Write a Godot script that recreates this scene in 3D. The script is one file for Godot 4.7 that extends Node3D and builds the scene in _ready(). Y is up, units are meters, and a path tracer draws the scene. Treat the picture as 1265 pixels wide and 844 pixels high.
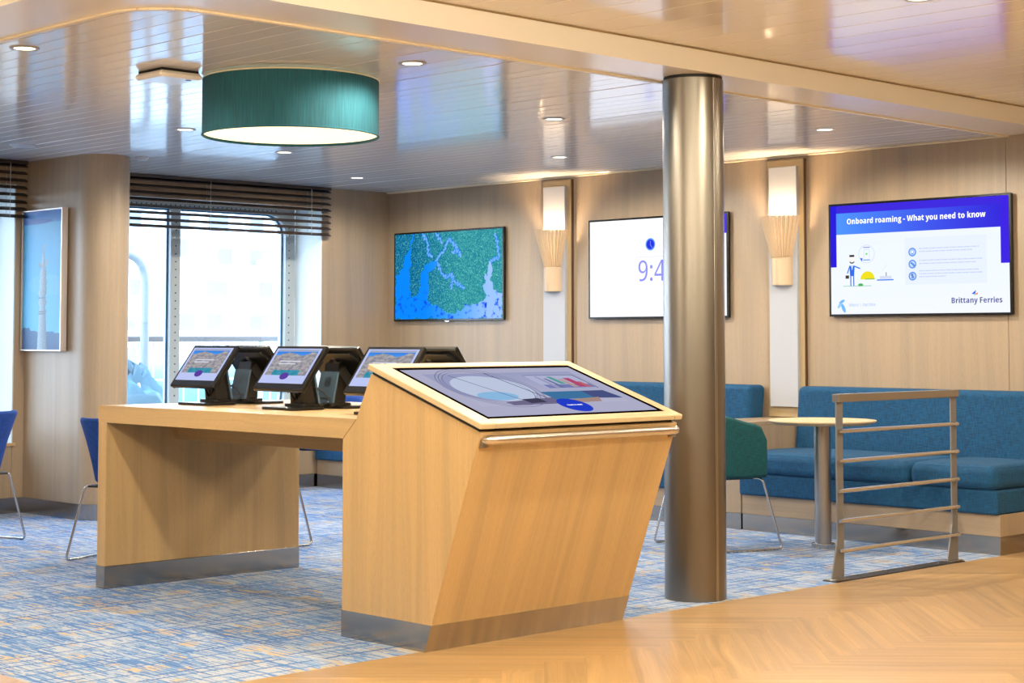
extends Node3D
# A ferry lounge: y up, metres. +x runs along the border between carpet and wood floor, the screen wall is at x = 9.31, the windows are at z = -11.15.

const EYE := 1.19
const FOCAL := 2144.15
const WALL_X := 9.31
const CEIL := 2.4
const OUTER := 2.5
const BORDER := -5.03

var M := {}
var taken := {}
var rng := RandomNumberGenerator.new()

# ---------------------------------------------------------------- mesh builder
class MB:
	var v := PackedVector3Array()
	var n := PackedVector3Array()
	var t := PackedVector2Array()
	var grain := Vector3.UP
	var off := Vector2.ZERO

	func uv_of(p: Vector3, nn: Vector3) -> Vector2:
		var g := grain
		if absf(nn.dot(g)) > 0.75:
			g = Vector3(g.y, g.z, g.x)
			if absf(nn.dot(g)) > 0.75:
				g = Vector3(g.y, g.z, g.x)
		var w := (g - nn * nn.dot(g)).normalized()
		var u := nn.cross(w).normalized()
		return Vector2(p.dot(u), p.dot(w)) + off

	func tri(a: Vector3, b: Vector3, c: Vector3, na: Vector3, nb: Vector3, nc: Vector3) -> void:
		var f := (b - a).cross(c - a)
		if f.length_squared() < 1e-18:
			return
		var h := (na + nb + nc).normalized()
		var ua := uv_of(a, h)
		var ub := uv_of(b, h)
		var uc := uv_of(c, h)
		if f.dot(h) > 0.0:
			v.append_array([a, c, b]); n.append_array([na, nc, nb]); t.append_array([ua, uc, ub])
		else:
			v.append_array([a, b, c]); n.append_array([na, nb, nc]); t.append_array([ua, ub, uc])

	func tri_uv(a: Vector3, b: Vector3, c: Vector3, h: Vector3, ua: Vector2, ub: Vector2, uc: Vector2) -> void:
		if (b - a).cross(c - a).dot(h) > 0.0:
			v.append_array([a, c, b]); n.append_array([h, h, h]); t.append_array([ua, uc, ub])
		else:
			v.append_array([a, b, c]); n.append_array([h, h, h]); t.append_array([ua, ub, uc])

	func flat(a: Vector3, b: Vector3, c: Vector3, out: Vector3) -> void:
		var h := (b - a).cross(c - a).normalized()
		if h.dot(out) < 0.0:
			h = -h
		tri(a, b, c, h, h, h)

	func quad(a: Vector3, b: Vector3, c: Vector3, d: Vector3, out: Vector3) -> void:
		flat(a, b, c, out); flat(a, c, d, out)

	# picture quad: a = top left, b = top right, c = bottom right, d = bottom left
	func pic(a: Vector3, b: Vector3, c: Vector3, d: Vector3, out: Vector3) -> void:
		tri_uv(a, b, c, out, Vector2(0, 0), Vector2(1, 0), Vector2(1, 1))
		tri_uv(a, c, d, out, Vector2(0, 0), Vector2(1, 1), Vector2(0, 1))

	# chamfered box in a frame
	func box(lo: Vector3, hi: Vector3, bev := 0.003, xf := Transform3D.IDENTITY) -> void:
		var c := (lo + hi) * 0.5
		var h := (hi - lo) * 0.5
		var k := minf(bev, minf(h.x, minf(h.y, h.z)) * 0.9)
		var P := func(sx: float, sy: float, sz: float, ax: int) -> Vector3:
			var p := Vector3(sx * (h.x - (0.0 if ax == 0 else k)), sy * (h.y - (0.0 if ax == 1 else k)), sz * (h.z - (0.0 if ax == 2 else k)))
			return xf * (c + p)
		var B := xf.basis
		for s in [-1.0, 1.0]:
			quad(P.call(s, -1, -1, 0), P.call(s, 1, -1, 0), P.call(s, 1, 1, 0), P.call(s, -1, 1, 0), B * Vector3(s, 0, 0))
			quad(P.call(-1, s, -1, 1), P.call(1, s, -1, 1), P.call(1, s, 1, 1), P.call(-1, s, 1, 1), B * Vector3(0, s, 0))
			quad(P.call(-1, -1, s, 2), P.call(1, -1, s, 2), P.call(1, 1, s, 2), P.call(-1, 1, s, 2), B * Vector3(0, 0, s))
		if k <= 0.0:
			return
		for s in [-1.0, 1.0]:
			for r in [-1.0, 1.0]:
				quad(P.call(s, r, -1, 0), P.call(s, r, 1, 0), P.call(s, r, 1, 1), P.call(s, r, -1, 1), B * Vector3(s, r, 0))
				quad(P.call(s, -1, r, 0), P.call(s, 1, r, 0), P.call(s, 1, r, 2), P.call(s, -1, r, 2), B * Vector3(s, 0, r))
				quad(P.call(-1, s, r, 1), P.call(1, s, r, 1), P.call(1, s, r, 2), P.call(-1, s, r, 2), B * Vector3(0, s, r))
				for q in [-1.0, 1.0]:
					flat(P.call(s, r, q, 0), P.call(s, r, q, 1), P.call(s, r, q, 2), B * Vector3(s, r, q))

	# extrude a polygon given in (a, b) coordinates along c from c0 to c1
	func prism(poly: PackedVector2Array, c0: float, c1: float, ea: Vector3, eb: Vector3, ec: Vector3, org := Vector3.ZERO) -> void:
		var idx := Geometry2D.triangulate_polygon(poly)
		for i in range(0, idx.size(), 3):
			for s in [0, 1]:
				var cc: float = c0 if s == 0 else c1
				var q: Array = []
				for k in 3:
					var p := poly[idx[i + k]]
					q.append(org + ea * p.x + eb * p.y + ec * cc)
				flat(q[0], q[1], q[2], ec * (-1.0 if s == 0 else 1.0) * signf(c1 - c0))
		var cw := 0.0
		for i in poly.size():
			var p := poly[i]
			var r := poly[(i + 1) % poly.size()]
			cw += p.x * r.y - r.x * p.y
		for i in poly.size():
			var p := poly[i]
			var r := poly[(i + 1) % poly.size()]
			var d := r - p
			var o := Vector2(d.y, -d.x) * signf(cw)
			var A := org + ea * p.x + eb * p.y
			var Bv := org + ea * r.x + eb * r.y
			quad(A + ec * c0, Bv + ec * c0, Bv + ec * c1, A + ec * c1, ea * o.x + eb * o.y)

	# smooth surface through a grid of points; faces outward of its own closed shape
	func grid(p: Array, loop_u := false, loop_v := false, flip := 0) -> void:
		var nu: int = p.size()
		var nv: int = p[0].size()
		var nn := []
		for i in nu:
			var row := PackedVector3Array()
			for j in nv:
				var iu: int = (i + 1) % nu if loop_u else mini(i + 1, nu - 1)
				var il: int = (i + nu - 1) % nu if loop_u else maxi(i - 1, 0)
				var ju: int = (j + 1) % nv if loop_v else mini(j + 1, nv - 1)
				var jl: int = (j + nv - 1) % nv if loop_v else maxi(j - 1, 0)
				var du: Vector3 = p[iu][j] - p[il][j]
				var dv: Vector3 = p[i][ju] - p[i][jl]
				var x := du.cross(dv)
				row.append(x.normalized() if x.length_squared() > 1e-16 else Vector3.ZERO)
			nn.append(row)
		for i in nu:  # poles
			for j in nv:
				if nn[i][j] == Vector3.ZERO:
					var s := Vector3.ZERO
					for k in nv:
						s += nn[clampi(i + (1 if i == 0 else -1), 0, nu - 1)][k]
					nn[i][j] = s.normalized() if s.length() > 0.0 else Vector3.UP
		var cen := Vector3.ZERO
		for i in nu:
			for j in nv:
				cen += p[i][j]
		cen /= float(nu * nv)
		var vol := 0.0
		var eu: int = nu if loop_u else nu - 1
		var ev: int = nv if loop_v else nv - 1
		for i in eu:
			for j in ev:
				var a: Vector3 = p[i][j] - cen
				var b: Vector3 = p[(i + 1) % nu][j] - cen
				var c: Vector3 = p[(i + 1) % nu][(j + 1) % nv] - cen
				var d: Vector3 = p[i][(j + 1) % nv] - cen
				vol += a.dot(b.cross(c)) + a.dot(c.cross(d))
		var s := 1.0 if vol > 0.0 else -1.0
		if flip != 0:
			s = float(flip)
		for i in eu:
			for j in ev:
				var i2 := (i + 1) % nu
				var j2 := (j + 1) % nv
				tri(p[i][j], p[i2][j], p[i2][j2], nn[i][j] * s, nn[i2][j] * s, nn[i2][j2] * s)
				tri(p[i][j], p[i2][j2], p[i][j2], nn[i][j] * s, nn[i2][j2] * s, nn[i][j2] * s)

	func tube(path: PackedVector3Array, r: float, sides := 10, closed := false) -> void:
		var rows := []
		var up := Vector3.UP
		var count := path.size()
		for i in count:
			var a := path[(i + count - 1) % count] if closed else path[maxi(i - 1, 0)]
			var b := path[(i + 1) % count] if closed else path[mini(i + 1, count - 1)]
			var d := (b - a).normalized()
			if i == 0:
				up = Vector3.UP if absf(d.y) < 0.9 else Vector3.RIGHT
			up = (up - d * up.dot(d)).normalized()
			var w := d.cross(up)
			var row := PackedVector3Array()
			for k in sides:
				var x := TAU * k / sides
				row.append(path[i] + up * cos(x) * r + w * sin(x) * r)
			rows.append(row)
		grid(rows, closed, true)
		if not closed:
			for e in [0, count - 1]:
				var out := (path[e] - path[1 if e == 0 else count - 2]).normalized()
				for k in range(1, sides - 1):
					flat(rows[e][0], rows[e][k], rows[e][k + 1], out)

	# profile of (radius, height); creases where the profile turns sharply
	func lathe(prof: PackedVector2Array, org := Vector3.ZERO, sides := 48, crease := 30.0) -> void:
		var segs := []
		for i in prof.size() - 1:
			var d := (prof[i + 1] - prof[i]).normalized()
			segs.append(Vector2(d.y, -d.x))
		for i in prof.size() - 1:
			var na: Vector2 = segs[i]
			var nb: Vector2 = segs[i]
			if i > 0 and rad_to_deg(absf(segs[i - 1].angle_to(segs[i]))) < crease:
				na = (segs[i - 1] + segs[i]).normalized()
			if i < segs.size() - 1 and rad_to_deg(absf(segs[i + 1].angle_to(segs[i]))) < crease:
				nb = (segs[i + 1] + segs[i]).normalized()
			for k in sides:
				var c0 := Vector3(cos(TAU * k / sides), 0, sin(TAU * k / sides))
				var c1 := Vector3(cos(TAU * (k + 1) / sides), 0, sin(TAU * (k + 1) / sides))
				var y0 := Vector3.UP * prof[i].y
				var y1 := Vector3.UP * prof[i + 1].y
				var p00 := org + c0 * prof[i].x + y0
				var p01 := org + c1 * prof[i].x + y0
				var p10 := org + c0 * prof[i + 1].x + y1
				var p11 := org + c1 * prof[i + 1].x + y1
				var m00 := c0 * na.x + Vector3.UP * na.y
				var m01 := c1 * na.x + Vector3.UP * na.y
				var m10 := c0 * nb.x + Vector3.UP * nb.y
				var m11 := c1 * nb.x + Vector3.UP * nb.y
				tri(p00, p10, p11, m00, m10, m11)
				tri(p00, p11, p01, m00, m11, m01)

	# upholstered box: rounded edges and a slight pillow
	func soft(lo: Vector3, hi: Vector3, r: float, puff := Vector3.ZERO, seg := 4, xf := Transform3D.IDENTITY, lean := 0.0) -> void:
		var c := (lo + hi) * 0.5
		var h := (hi - lo) * 0.5
		for ax in 3:
			for s in [-1.0, 1.0]:
				var a1 := (ax + 1) % 3
				var a2 := (ax + 2) % 3
				var g1 := steps(h[a1], r, seg)
				var g2 := steps(h[a2], r, seg)
				var pts := []
				var nrm := []
				for x in g1:
					var row := PackedVector3Array()
					var rn := PackedVector3Array()
					for y in g2:
						var q := Vector3.ZERO
						q[ax] = s * h[ax]; q[a1] = x; q[a2] = y
						var inner := Vector3(clampf(q.x, -(h.x - r), h.x - r), clampf(q.y, -(h.y - r), h.y - r), clampf(q.z, -(h.z - r), h.z - r))
						var m := (q - inner).normalized()
						var w := inner + m * r
						var f := 1.0
						f *= (1.0 - pow(absf(w[a1]) / h[a1], 2.0)) * (1.0 - pow(absf(w[a2]) / h[a2], 2.0))
						w[ax] += s * puff[ax] * f
						w.x += lean * (w.y + h.y) / (2.0 * h.y)
						row.append(xf * (c + w))
						rn.append(xf.basis * m)
					pts.append(row); nrm.append(rn)
				for i in pts.size() - 1:
					for j in pts[0].size() - 1:
						tri(pts[i][j], pts[i + 1][j], pts[i + 1][j + 1], nrm[i][j], nrm[i + 1][j], nrm[i + 1][j + 1])
						tri(pts[i][j], pts[i + 1][j + 1], pts[i][j + 1], nrm[i][j], nrm[i + 1][j + 1], nrm[i][j + 1])

	func steps(h: float, r: float, seg: int) -> PackedFloat32Array:
		var o := PackedFloat32Array()
		for i in range(seg, -1, -1):
			o.append(-(h - r) - r * tan(PI / 4 * i / seg))
		for k in range(1, 6):
			o.append(lerpf(-(h - r), h - r, k / 6.0))
		for i in seg + 1:
			o.append(h - r + r * tan(PI / 4 * i / seg))
		return o

	func done() -> ArrayMesh:
		var arr := []
		arr.resize(Mesh.ARRAY_MAX)
		arr[Mesh.ARRAY_VERTEX] = v
		arr[Mesh.ARRAY_NORMAL] = n
		arr[Mesh.ARRAY_TEX_UV] = t
		var am := ArrayMesh.new()
		am.add_surface_from_arrays(Mesh.PRIMITIVE_TRIANGLES, arr)
		return am

# ---------------------------------------------------------------- nodes
func numbered(called: String) -> String:
	var k: int = taken.get(called, 0)
	taken[called] = k + 1
	return called if k == 0 else "%s_%03d" % [called, k]

func obj(called: String, mesh, material, parent: Node = null) -> MeshInstance3D:
	var o := MeshInstance3D.new()
	o.mesh = mesh.done() if mesh is MB else mesh
	o.material_override = material
	if parent == null or parent == self:
		o.name = numbered(called)
		add_child(o, true)
	else:
		var k := 0
		var nm := called
		while parent.has_node(nm):
			k += 1
			nm = "%s_%03d" % [called, k]
		o.name = nm
		parent.add_child(o, true)
	return o

func tag(o: Node, label: String, category: String, group := "") -> void:
	o.set_meta("label", label)
	o.set_meta("category", category)
	if group != "":
		o.set_meta("group", group)

func thing(called: String, label: String, category: String, at := Vector3.ZERO, turn := 0.0, group := "") -> Node3D:
	var o := Node3D.new()
	o.name = numbered(called)
	add_child(o, true)
	o.position = at
	o.rotation.y = turn
	tag(o, label, category, group)
	return o

func copy(src: Node3D, called: String, label: String, at: Vector3, turn := 0.0) -> Node3D:
	var o: Node3D = src.duplicate()
	o.name = numbered(called)
	add_child(o, true)
	o.position = at
	o.rotation.y = turn
	o.set_meta("label", label)
	return o

func setting(called: String) -> Node3D:
	var o := Node3D.new()
	o.name = called
	add_child(o, true)
	o.set_meta("kind", "structure")
	return o

func stuff(o: Node) -> void:
	o.set_meta("kind", "stuff")

func fillet(p: Array, r: float, k := 5) -> PackedVector3Array:
	var o := PackedVector3Array([p[0]])
	for i in range(1, p.size() - 1):
		var a: Vector3 = p[i - 1]
		var b: Vector3 = p[i]
		var c: Vector3 = p[i + 1]
		var rr := minf(r, minf((a - b).length(), (c - b).length()) * 0.48)
		var s := b + (a - b).normalized() * rr
		var e := b + (c - b).normalized() * rr
		for j in k + 1:
			var x := float(j) / k
			o.append(s.lerp(b, x).lerp(b.lerp(e, x), x))
	o.append(p[p.size() - 1])
	return o

func rounded_rect(x0: float, x1: float, y0: float, y1: float, r: float, k := 6) -> PackedVector2Array:
	var o := PackedVector2Array()
	for q in 4:
		var cx := x1 - r if q == 0 or q == 3 else x0 + r
		var cyy := y1 - r if q < 2 else y0 + r
		for i in k + 1:
			var a := PI / 2 * (q + float(i) / k)
			o.append(Vector2(cx + cos(a) * r, cyy + sin(a) * r))
	return o

# ---------------------------------------------------------------- textures
func seamless(w: int, h: int, freq: float, oct: int, sd: int, kind := FastNoiseLite.TYPE_SIMPLEX_SMOOTH) -> Image:
	var f := FastNoiseLite.new()
	f.seed = sd
	f.frequency = freq
	f.noise_type = kind
	f.fractal_octaves = oct
	var im := f.get_seamless_image(w, h)
	im.convert(Image.FORMAT_L8)
	return im

func tex(im: Image) -> ImageTexture:
	return ImageTexture.create_from_image(im)

func wood_image(amp := 1.0, w := 1024) -> Image:
	var h := w
	var a := seamless(w, 40, 0.007, 3, 11)
	a.resize(w, h, Image.INTERPOLATE_CUBIC)
	var b := seamless(w, 40, 0.05, 2, 12)
	b.resize(w, h, Image.INTERPOLATE_CUBIC)
	var c := seamless(w, 160, 0.33, 2, 13)
	c.resize(w, h, Image.INTERPOLATE_CUBIC)
	var e := seamless(256, 64, 0.02, 2, 14)   # bends the grain
	e.resize(w, h, Image.INTERPOLATE_CUBIC)
	var f := seamless(w, 512, 0.12, 2, 16)    # soft mottling
	f.resize(w, h, Image.INTERPOLATE_CUBIC)
	var A := a.get_data()
	var B := b.get_data()
	var C := c.get_data()
	var E := e.get_data()
	var F := f.get_data()
	var out := PackedByteArray()
	out.resize(w * h * 3)
	for i in w * h:
		var bend := int((E[i] - 128) * 0.32)
		var q := (i / w) * w + posmod(i % w + bend, w)
		var x: float = (A[q] - 128) / 128.0
		var y: float = (B[q] - 128) / 128.0
		var z: float = (C[q] - 128) / 128.0
		var k := 0.91 + amp * (0.044 * x + 0.022 * y - 0.06 * maxf(z - 0.10, 0.0) + 0.02 * (F[i] - 128) / 128.0)
		out[i * 3] = int(clampf(k * 1.005 + 0.012, 0.0, 1.0) * 255)
		out[i * 3 + 1] = int(clampf(k - 0.008 * x, 0.0, 1.0) * 255)
		out[i * 3 + 2] = int(clampf(k * 0.985 - 0.02 * x - 0.012, 0.0, 1.0) * 255)
	return Image.create_from_data(w, h, false, Image.FORMAT_RGB8, out)

func carpet_image() -> Image:  # covers 2.4 m; picture x runs along the carpet border, picture y across it
	var w := 1024
	var r := RandomNumberGenerator.new()
	r.seed = 90
	var patch := seamless(256, 256, 0.012, 2, 21)
	patch.resize(w, w, Image.INTERPOLATE_CUBIC)
	var warm := seamless(256, 256, 0.035, 2, 26)
	warm.resize(w, w, Image.INTERPOLATE_CUBIC)
	var fine := seamless(w, w, 0.3, 2, 23)
	var P := patch.get_data()
	var T := warm.get_data()
	var F := fine.get_data()
	var pale := Vector3(0.80, 0.83, 0.88)
	var sand := Vector3(0.87, 0.79, 0.67)
	var sky_ := Vector3(0.56, 0.71, 0.89)
	var mid := Vector3(0.36, 0.56, 0.82)
	var deep := Vector3(0.18, 0.39, 0.71)
	var px := PackedVector3Array()
	px.resize(w * w)
	# fine dashes, three pixels wide, of random length
	var cols := int(w / 3.0) + 1
	for c in cols:
		var y := 0
		while y < w:
			var len_ := r.randi_range(10, 64)
			var pick := r.randf()
			for k in len_:
				if y + k >= w:
					break
				for dx in 3:
					var x := c * 3 + dx
					if x >= w:
						break
					var i := (y + k) * w + x
					var cool := smoothstep(95.0, 165.0, float(P[i]))
					var col := pale
					if pick < 0.40 + 0.35 * cool:
						col = sky_
					if pick < 0.15 + 0.27 * cool:
						col = mid
					if pick > 0.5 and T[i] > 164:
						col = sand
					px[i] = col
			y += len_
	# long blue threads one way, and fewer the other way
	for way in 2:
		var q := 0
		while q < w:
			q += r.randi_range(16, 46) if way == 0 else r.randi_range(50, 130)
			var thick := r.randi_range(4, 7) if way == 0 else r.randi_range(2, 4)
			var p := 0
			while p < w:
				var len_ := r.randi_range(80, 420)
				var on := r.randf() < 0.72
				var tone := mid.lerp(deep, r.randf())
				var a := r.randf_range(0.55, 0.95)
				if on:
					for k in len_:
						for t in thick:
							if p + k >= w or q + t >= w:
								continue
							var i := (q + t) * w + p + k if way == 0 else (p + k) * w + q + t
							px[i] = px[i].lerp(tone, a)
				p += len_ + r.randi_range(0, 40)
	var out := PackedByteArray()
	out.resize(w * w * 3)
	for i in w * w:
		var c := px[i] * (0.88 + 0.24 * F[i] / 255.0)
		out[i * 3] = int(clampf(c.x, 0, 1) * 255)
		out[i * 3 + 1] = int(clampf(c.y, 0, 1) * 255)
		out[i * 3 + 2] = int(clampf(c.z, 0, 1) * 255)
	return Image.create_from_data(w, w, false, Image.FORMAT_RGB8, out)

func weave_image() -> Image:  # linen: crossing slubs, grey, to be tinted
	var w := 512
	var a := seamless(w, 24, 0.25, 2, 31)
	a.resize(w, w, Image.INTERPOLATE_CUBIC)
	var b := seamless(24, w, 0.25, 2, 32)
	b.resize(w, w, Image.INTERPOLATE_CUBIC)
	var f := seamless(w, w, 0.4, 1, 33)
	var A := a.get_data()
	var B := b.get_data()
	var F := f.get_data()
	var out := PackedByteArray()
	out.resize(w * w)
	for i in w * w:
		out[i] = int(clampf(0.80 + 0.22 * (A[i] - 128) / 128.0 + 0.22 * (B[i] - 128) / 128.0 + 0.12 * (F[i] - 128) / 128.0, 0, 1) * 255)
	var im := Image.create_from_data(w, w, false, Image.FORMAT_L8, out)
	im.convert(Image.FORMAT_RGB8)
	return im

func ell(im: Image, cx: float, cyy: float, rx: float, ry: float, c: Color, rot := 0.0) -> void:
	var rr := maxf(rx, ry) + 2
	for y in range(maxi(int(cyy - rr), 0), mini(int(cyy + rr) + 1, im.get_height())):
		for x in range(maxi(int(cx - rr), 0), mini(int(cx + rr) + 1, im.get_width())):
			var p := Vector2(x + 0.5 - cx, y + 0.5 - cyy).rotated(-rot)
			var d := sqrt(p.x * p.x / (rx * rx) + p.y * p.y / (ry * ry))
			var k := clampf((1.0 - d) * minf(rx, ry) + 0.5, 0.0, 1.0)
			if k > 0.0:
				im.set_pixel(x, y, im.get_pixel(x, y).lerp(c, k * c.a))

func ring(im: Image, cx: float, cyy: float, r: float, wd: float, c: Color) -> void:
	for y in range(maxi(int(cyy - r - wd), 0), mini(int(cyy + r + wd) + 1, im.get_height())):
		for x in range(maxi(int(cx - r - wd), 0), mini(int(cx + r + wd) + 1, im.get_width())):
			var d := absf(Vector2(x + 0.5 - cx, y + 0.5 - cyy).length() - r)
			var k := clampf(wd * 0.5 - d + 0.5, 0.0, 1.0)
			if k > 0.0:
				im.set_pixel(x, y, im.get_pixel(x, y).lerp(c, k * c.a))

func line(im: Image, a: Vector2, b: Vector2, wd: float, c: Color) -> void:
	var lo := Vector2(minf(a.x, b.x), minf(a.y, b.y)) - Vector2.ONE * (wd + 1)
	var hi := Vector2(maxf(a.x, b.x), maxf(a.y, b.y)) + Vector2.ONE * (wd + 1)
	for y in range(maxi(int(lo.y), 0), mini(int(hi.y) + 1, im.get_height())):
		for x in range(maxi(int(lo.x), 0), mini(int(hi.x) + 1, im.get_width())):
			var p := Vector2(x + 0.5, y + 0.5)
			var q := Geometry2D.get_closest_point_to_segment(p, a, b)
			var k := clampf(wd * 0.5 - p.distance_to(q) + 0.5, 0.0, 1.0)
			if k > 0.0:
				im.set_pixel(x, y, im.get_pixel(x, y).lerp(c, k * c.a))

func poly(im: Image, p: PackedVector2Array, c: Color) -> void:
	var lo := Vector2(1e9, 1e9)
	var hi := Vector2(-1e9, -1e9)
	for q in p:
		lo = lo.min(q); hi = hi.max(q)
	for y in range(maxi(int(lo.y), 0), mini(int(hi.y) + 1, im.get_height())):
		for x in range(maxi(int(lo.x), 0), mini(int(hi.x) + 1, im.get_width())):
			if Geometry2D.is_point_in_polygon(Vector2(x + 0.5, y + 0.5), p):
				im.set_pixel(x, y, im.get_pixel(x, y).lerp(c, c.a))

func vgrad(im: Image, r: Rect2i, a: Color, b: Color, across := false) -> void:
	for k in (r.size.x if across else r.size.y):
		var x := float(k) / (r.size.x if across else r.size.y)
		if across:
			im.fill_rect(Rect2i(r.position.x + k, r.position.y, 1, r.size.y), a.lerp(b, x))
		else:
			im.fill_rect(Rect2i(r.position.x, r.position.y + k, r.size.x, 1), a.lerp(b, x))

func coast_image() -> Image:  # the picture on the first wall screen: an island coast from the air
	var w := 640
	var h := 360
	var im := Image.create(w, h, false, Image.FORMAT_RGB8)
	var n1 := FastNoiseLite.new()
	n1.seed = 5; n1.frequency = 0.008; n1.fractal_octaves = 4
	var n2 := FastNoiseLite.new()
	n2.seed = 6; n2.frequency = 0.12; n2.fractal_octaves = 3
	var n3 := FastNoiseLite.new()
	n3.seed = 7; n3.frequency = 0.022; n3.fractal_octaves = 4
	var water := [
		PackedVector2Array([Vector2(0, 175), Vector2(45, 150), Vector2(60, 90), Vector2(92, 60), Vector2(104, 0), Vector2(112, 0), Vector2(100, 70), Vector2(92, 110), Vector2(95, 210), Vector2(100, 262), Vector2(140, 262), Vector2(155, 250), Vector2(160, 170), Vector2(185, 140), Vector2(240, 115), Vector2(262, 130), Vector2(230, 150), Vector2(205, 165), Vector2(205, 260), Vector2(210, 285), Vector2(260, 310), Vector2(330, 335), Vector2(400, 330), Vector2(440, 300), Vector2(500, 300), Vector2(530, 285), Vector2(545, 270), Vector2(535, 215), Vector2(555, 165), Vector2(568, 120), Vector2(582, 120), Vector2(582, 170), Vector2(575, 205), Vector2(600, 250), Vector2(640, 262), Vector2(640, 360), Vector2(0, 360)]),
	]
	var creeks := [[Vector2(250, 118), Vector2(300, 75), Vector2(330, 30), Vector2(350, 45), Vector2(385, 75), Vector2(400, 105)], [Vector2(262, 125), Vector2(285, 170), Vector2(320, 190), Vector2(345, 175), Vector2(360, 205), Vector2(400, 225), Vector2(420, 235)], [Vector2(170, 0), Vector2(200, 40), Vector2(205, 90), Vector2(230, 100)], [Vector2(250, 0), Vector2(290, 45)], [Vector2(575, 125), Vector2(620, 118), Vector2(612, 60), Vector2(600, 20)], [Vector2(350, 200), Vector2(345, 235)], [Vector2(385, 80), Vector2(350, 85)]]
	for y in h:
		for x in w:
			var p := Vector2(x, y)
			var q := p + Vector2(n3.get_noise_2d(x, y), n3.get_noise_2d(x + 500, y)) * 16.0
			var sea := Geometry2D.is_point_in_polygon(q, water[0])
			var c: Color
			if sea:
				c = Color(0.02, 0.50, 0.94).lerp(Color(0.58, 0.73, 0.98), clampf((x - 180) / 380.0, 0, 1))
				c = c.lerp(Color(0.05, 0.25, 0.85), clampf((n1.get_noise_2d(x * 3, y * 3) - 0.2) * 2.5, 0, 1) * clampf((y - 230) / 60.0, 0, 1))
			else:
				var k := 0.5 + 0.5 * n2.get_noise_2d(x * 1.6, y * 1.6)
				var sp := float(hash(Vector2i(x / 3, y / 3)) % 1000) / 1000.0
				var sp2 := float(hash(Vector2i(x / 6 + 77, y / 6)) % 1000) / 1000.0
				var far := clampf((x - 120) / 260.0, 0, 1)
				c = Color(0.0, 0.24, 0.46).lerp(Color(0.05, 0.56, 0.72), clampf((k - 0.25) * 1.6, 0, 1)).lerp(Color(0.24, 0.63, 0.60), far * 0.6)
				c = c.lerp(Color(0.55, 0.90, 0.78), sp * sp * sp * 0.75)
				c = c.lerp(Color(0.0, 0.30, 0.42), sp2 * sp2 * (0.65 - 0.35 * far))
			im.set_pixel(x, y, c)
	for c in creeks:
		for i in c.size() - 1:
			var pa: Vector2 = c[i]
			for k in 6:
				var pb: Vector2 = (c[i] as Vector2).lerp(c[i + 1], (k + 1) / 6.0) + (Vector2(sin(k * 2.3 + i), cos(k * 3.1 + i)) * 5.0 if k < 5 else Vector2.ZERO)
				line(im, pa, pb, 15.0 - k % 3 * 3, Color(0.10, 0.48, 0.92, 0.55))
				line(im, pa, pb, 6.0 + k % 2 * 3, Color(0.52, 0.70, 0.97, 0.8))
				pa = pb
	return im

func clock_image() -> Image:
	var w := 640
	var h := 360
	var im := Image.create(w, h, false, Image.FORMAT_RGB8)
	im.fill(Color(0.985, 0.985, 1.0))
	im.fill_rect(Rect2i(614, 0, 26, 68), Color(0.3, 0.2, 0.9))
	ell(im, 295, 95, 23, 23, Color(0.42, 0.62, 1.0))
	ell(im, 295, 95, 18, 18, Color(0.16, 0.2, 0.85))
	line(im, Vector2(295, 83), Vector2(295, 97), 3.0, Color(0.4, 0.6, 0.98))
	line(im, Vector2(295, 97), Vector2(303, 107), 3.0, Color(0.4, 0.6, 0.98))
	for k in 34:
		im.fill_rect(Rect2i(222 + k * 5, 138 + (k * 7) % 2, 3 + (k * 5) % 3, 4), Color(0.9, 0.88, 0.98))
	return im

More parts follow.
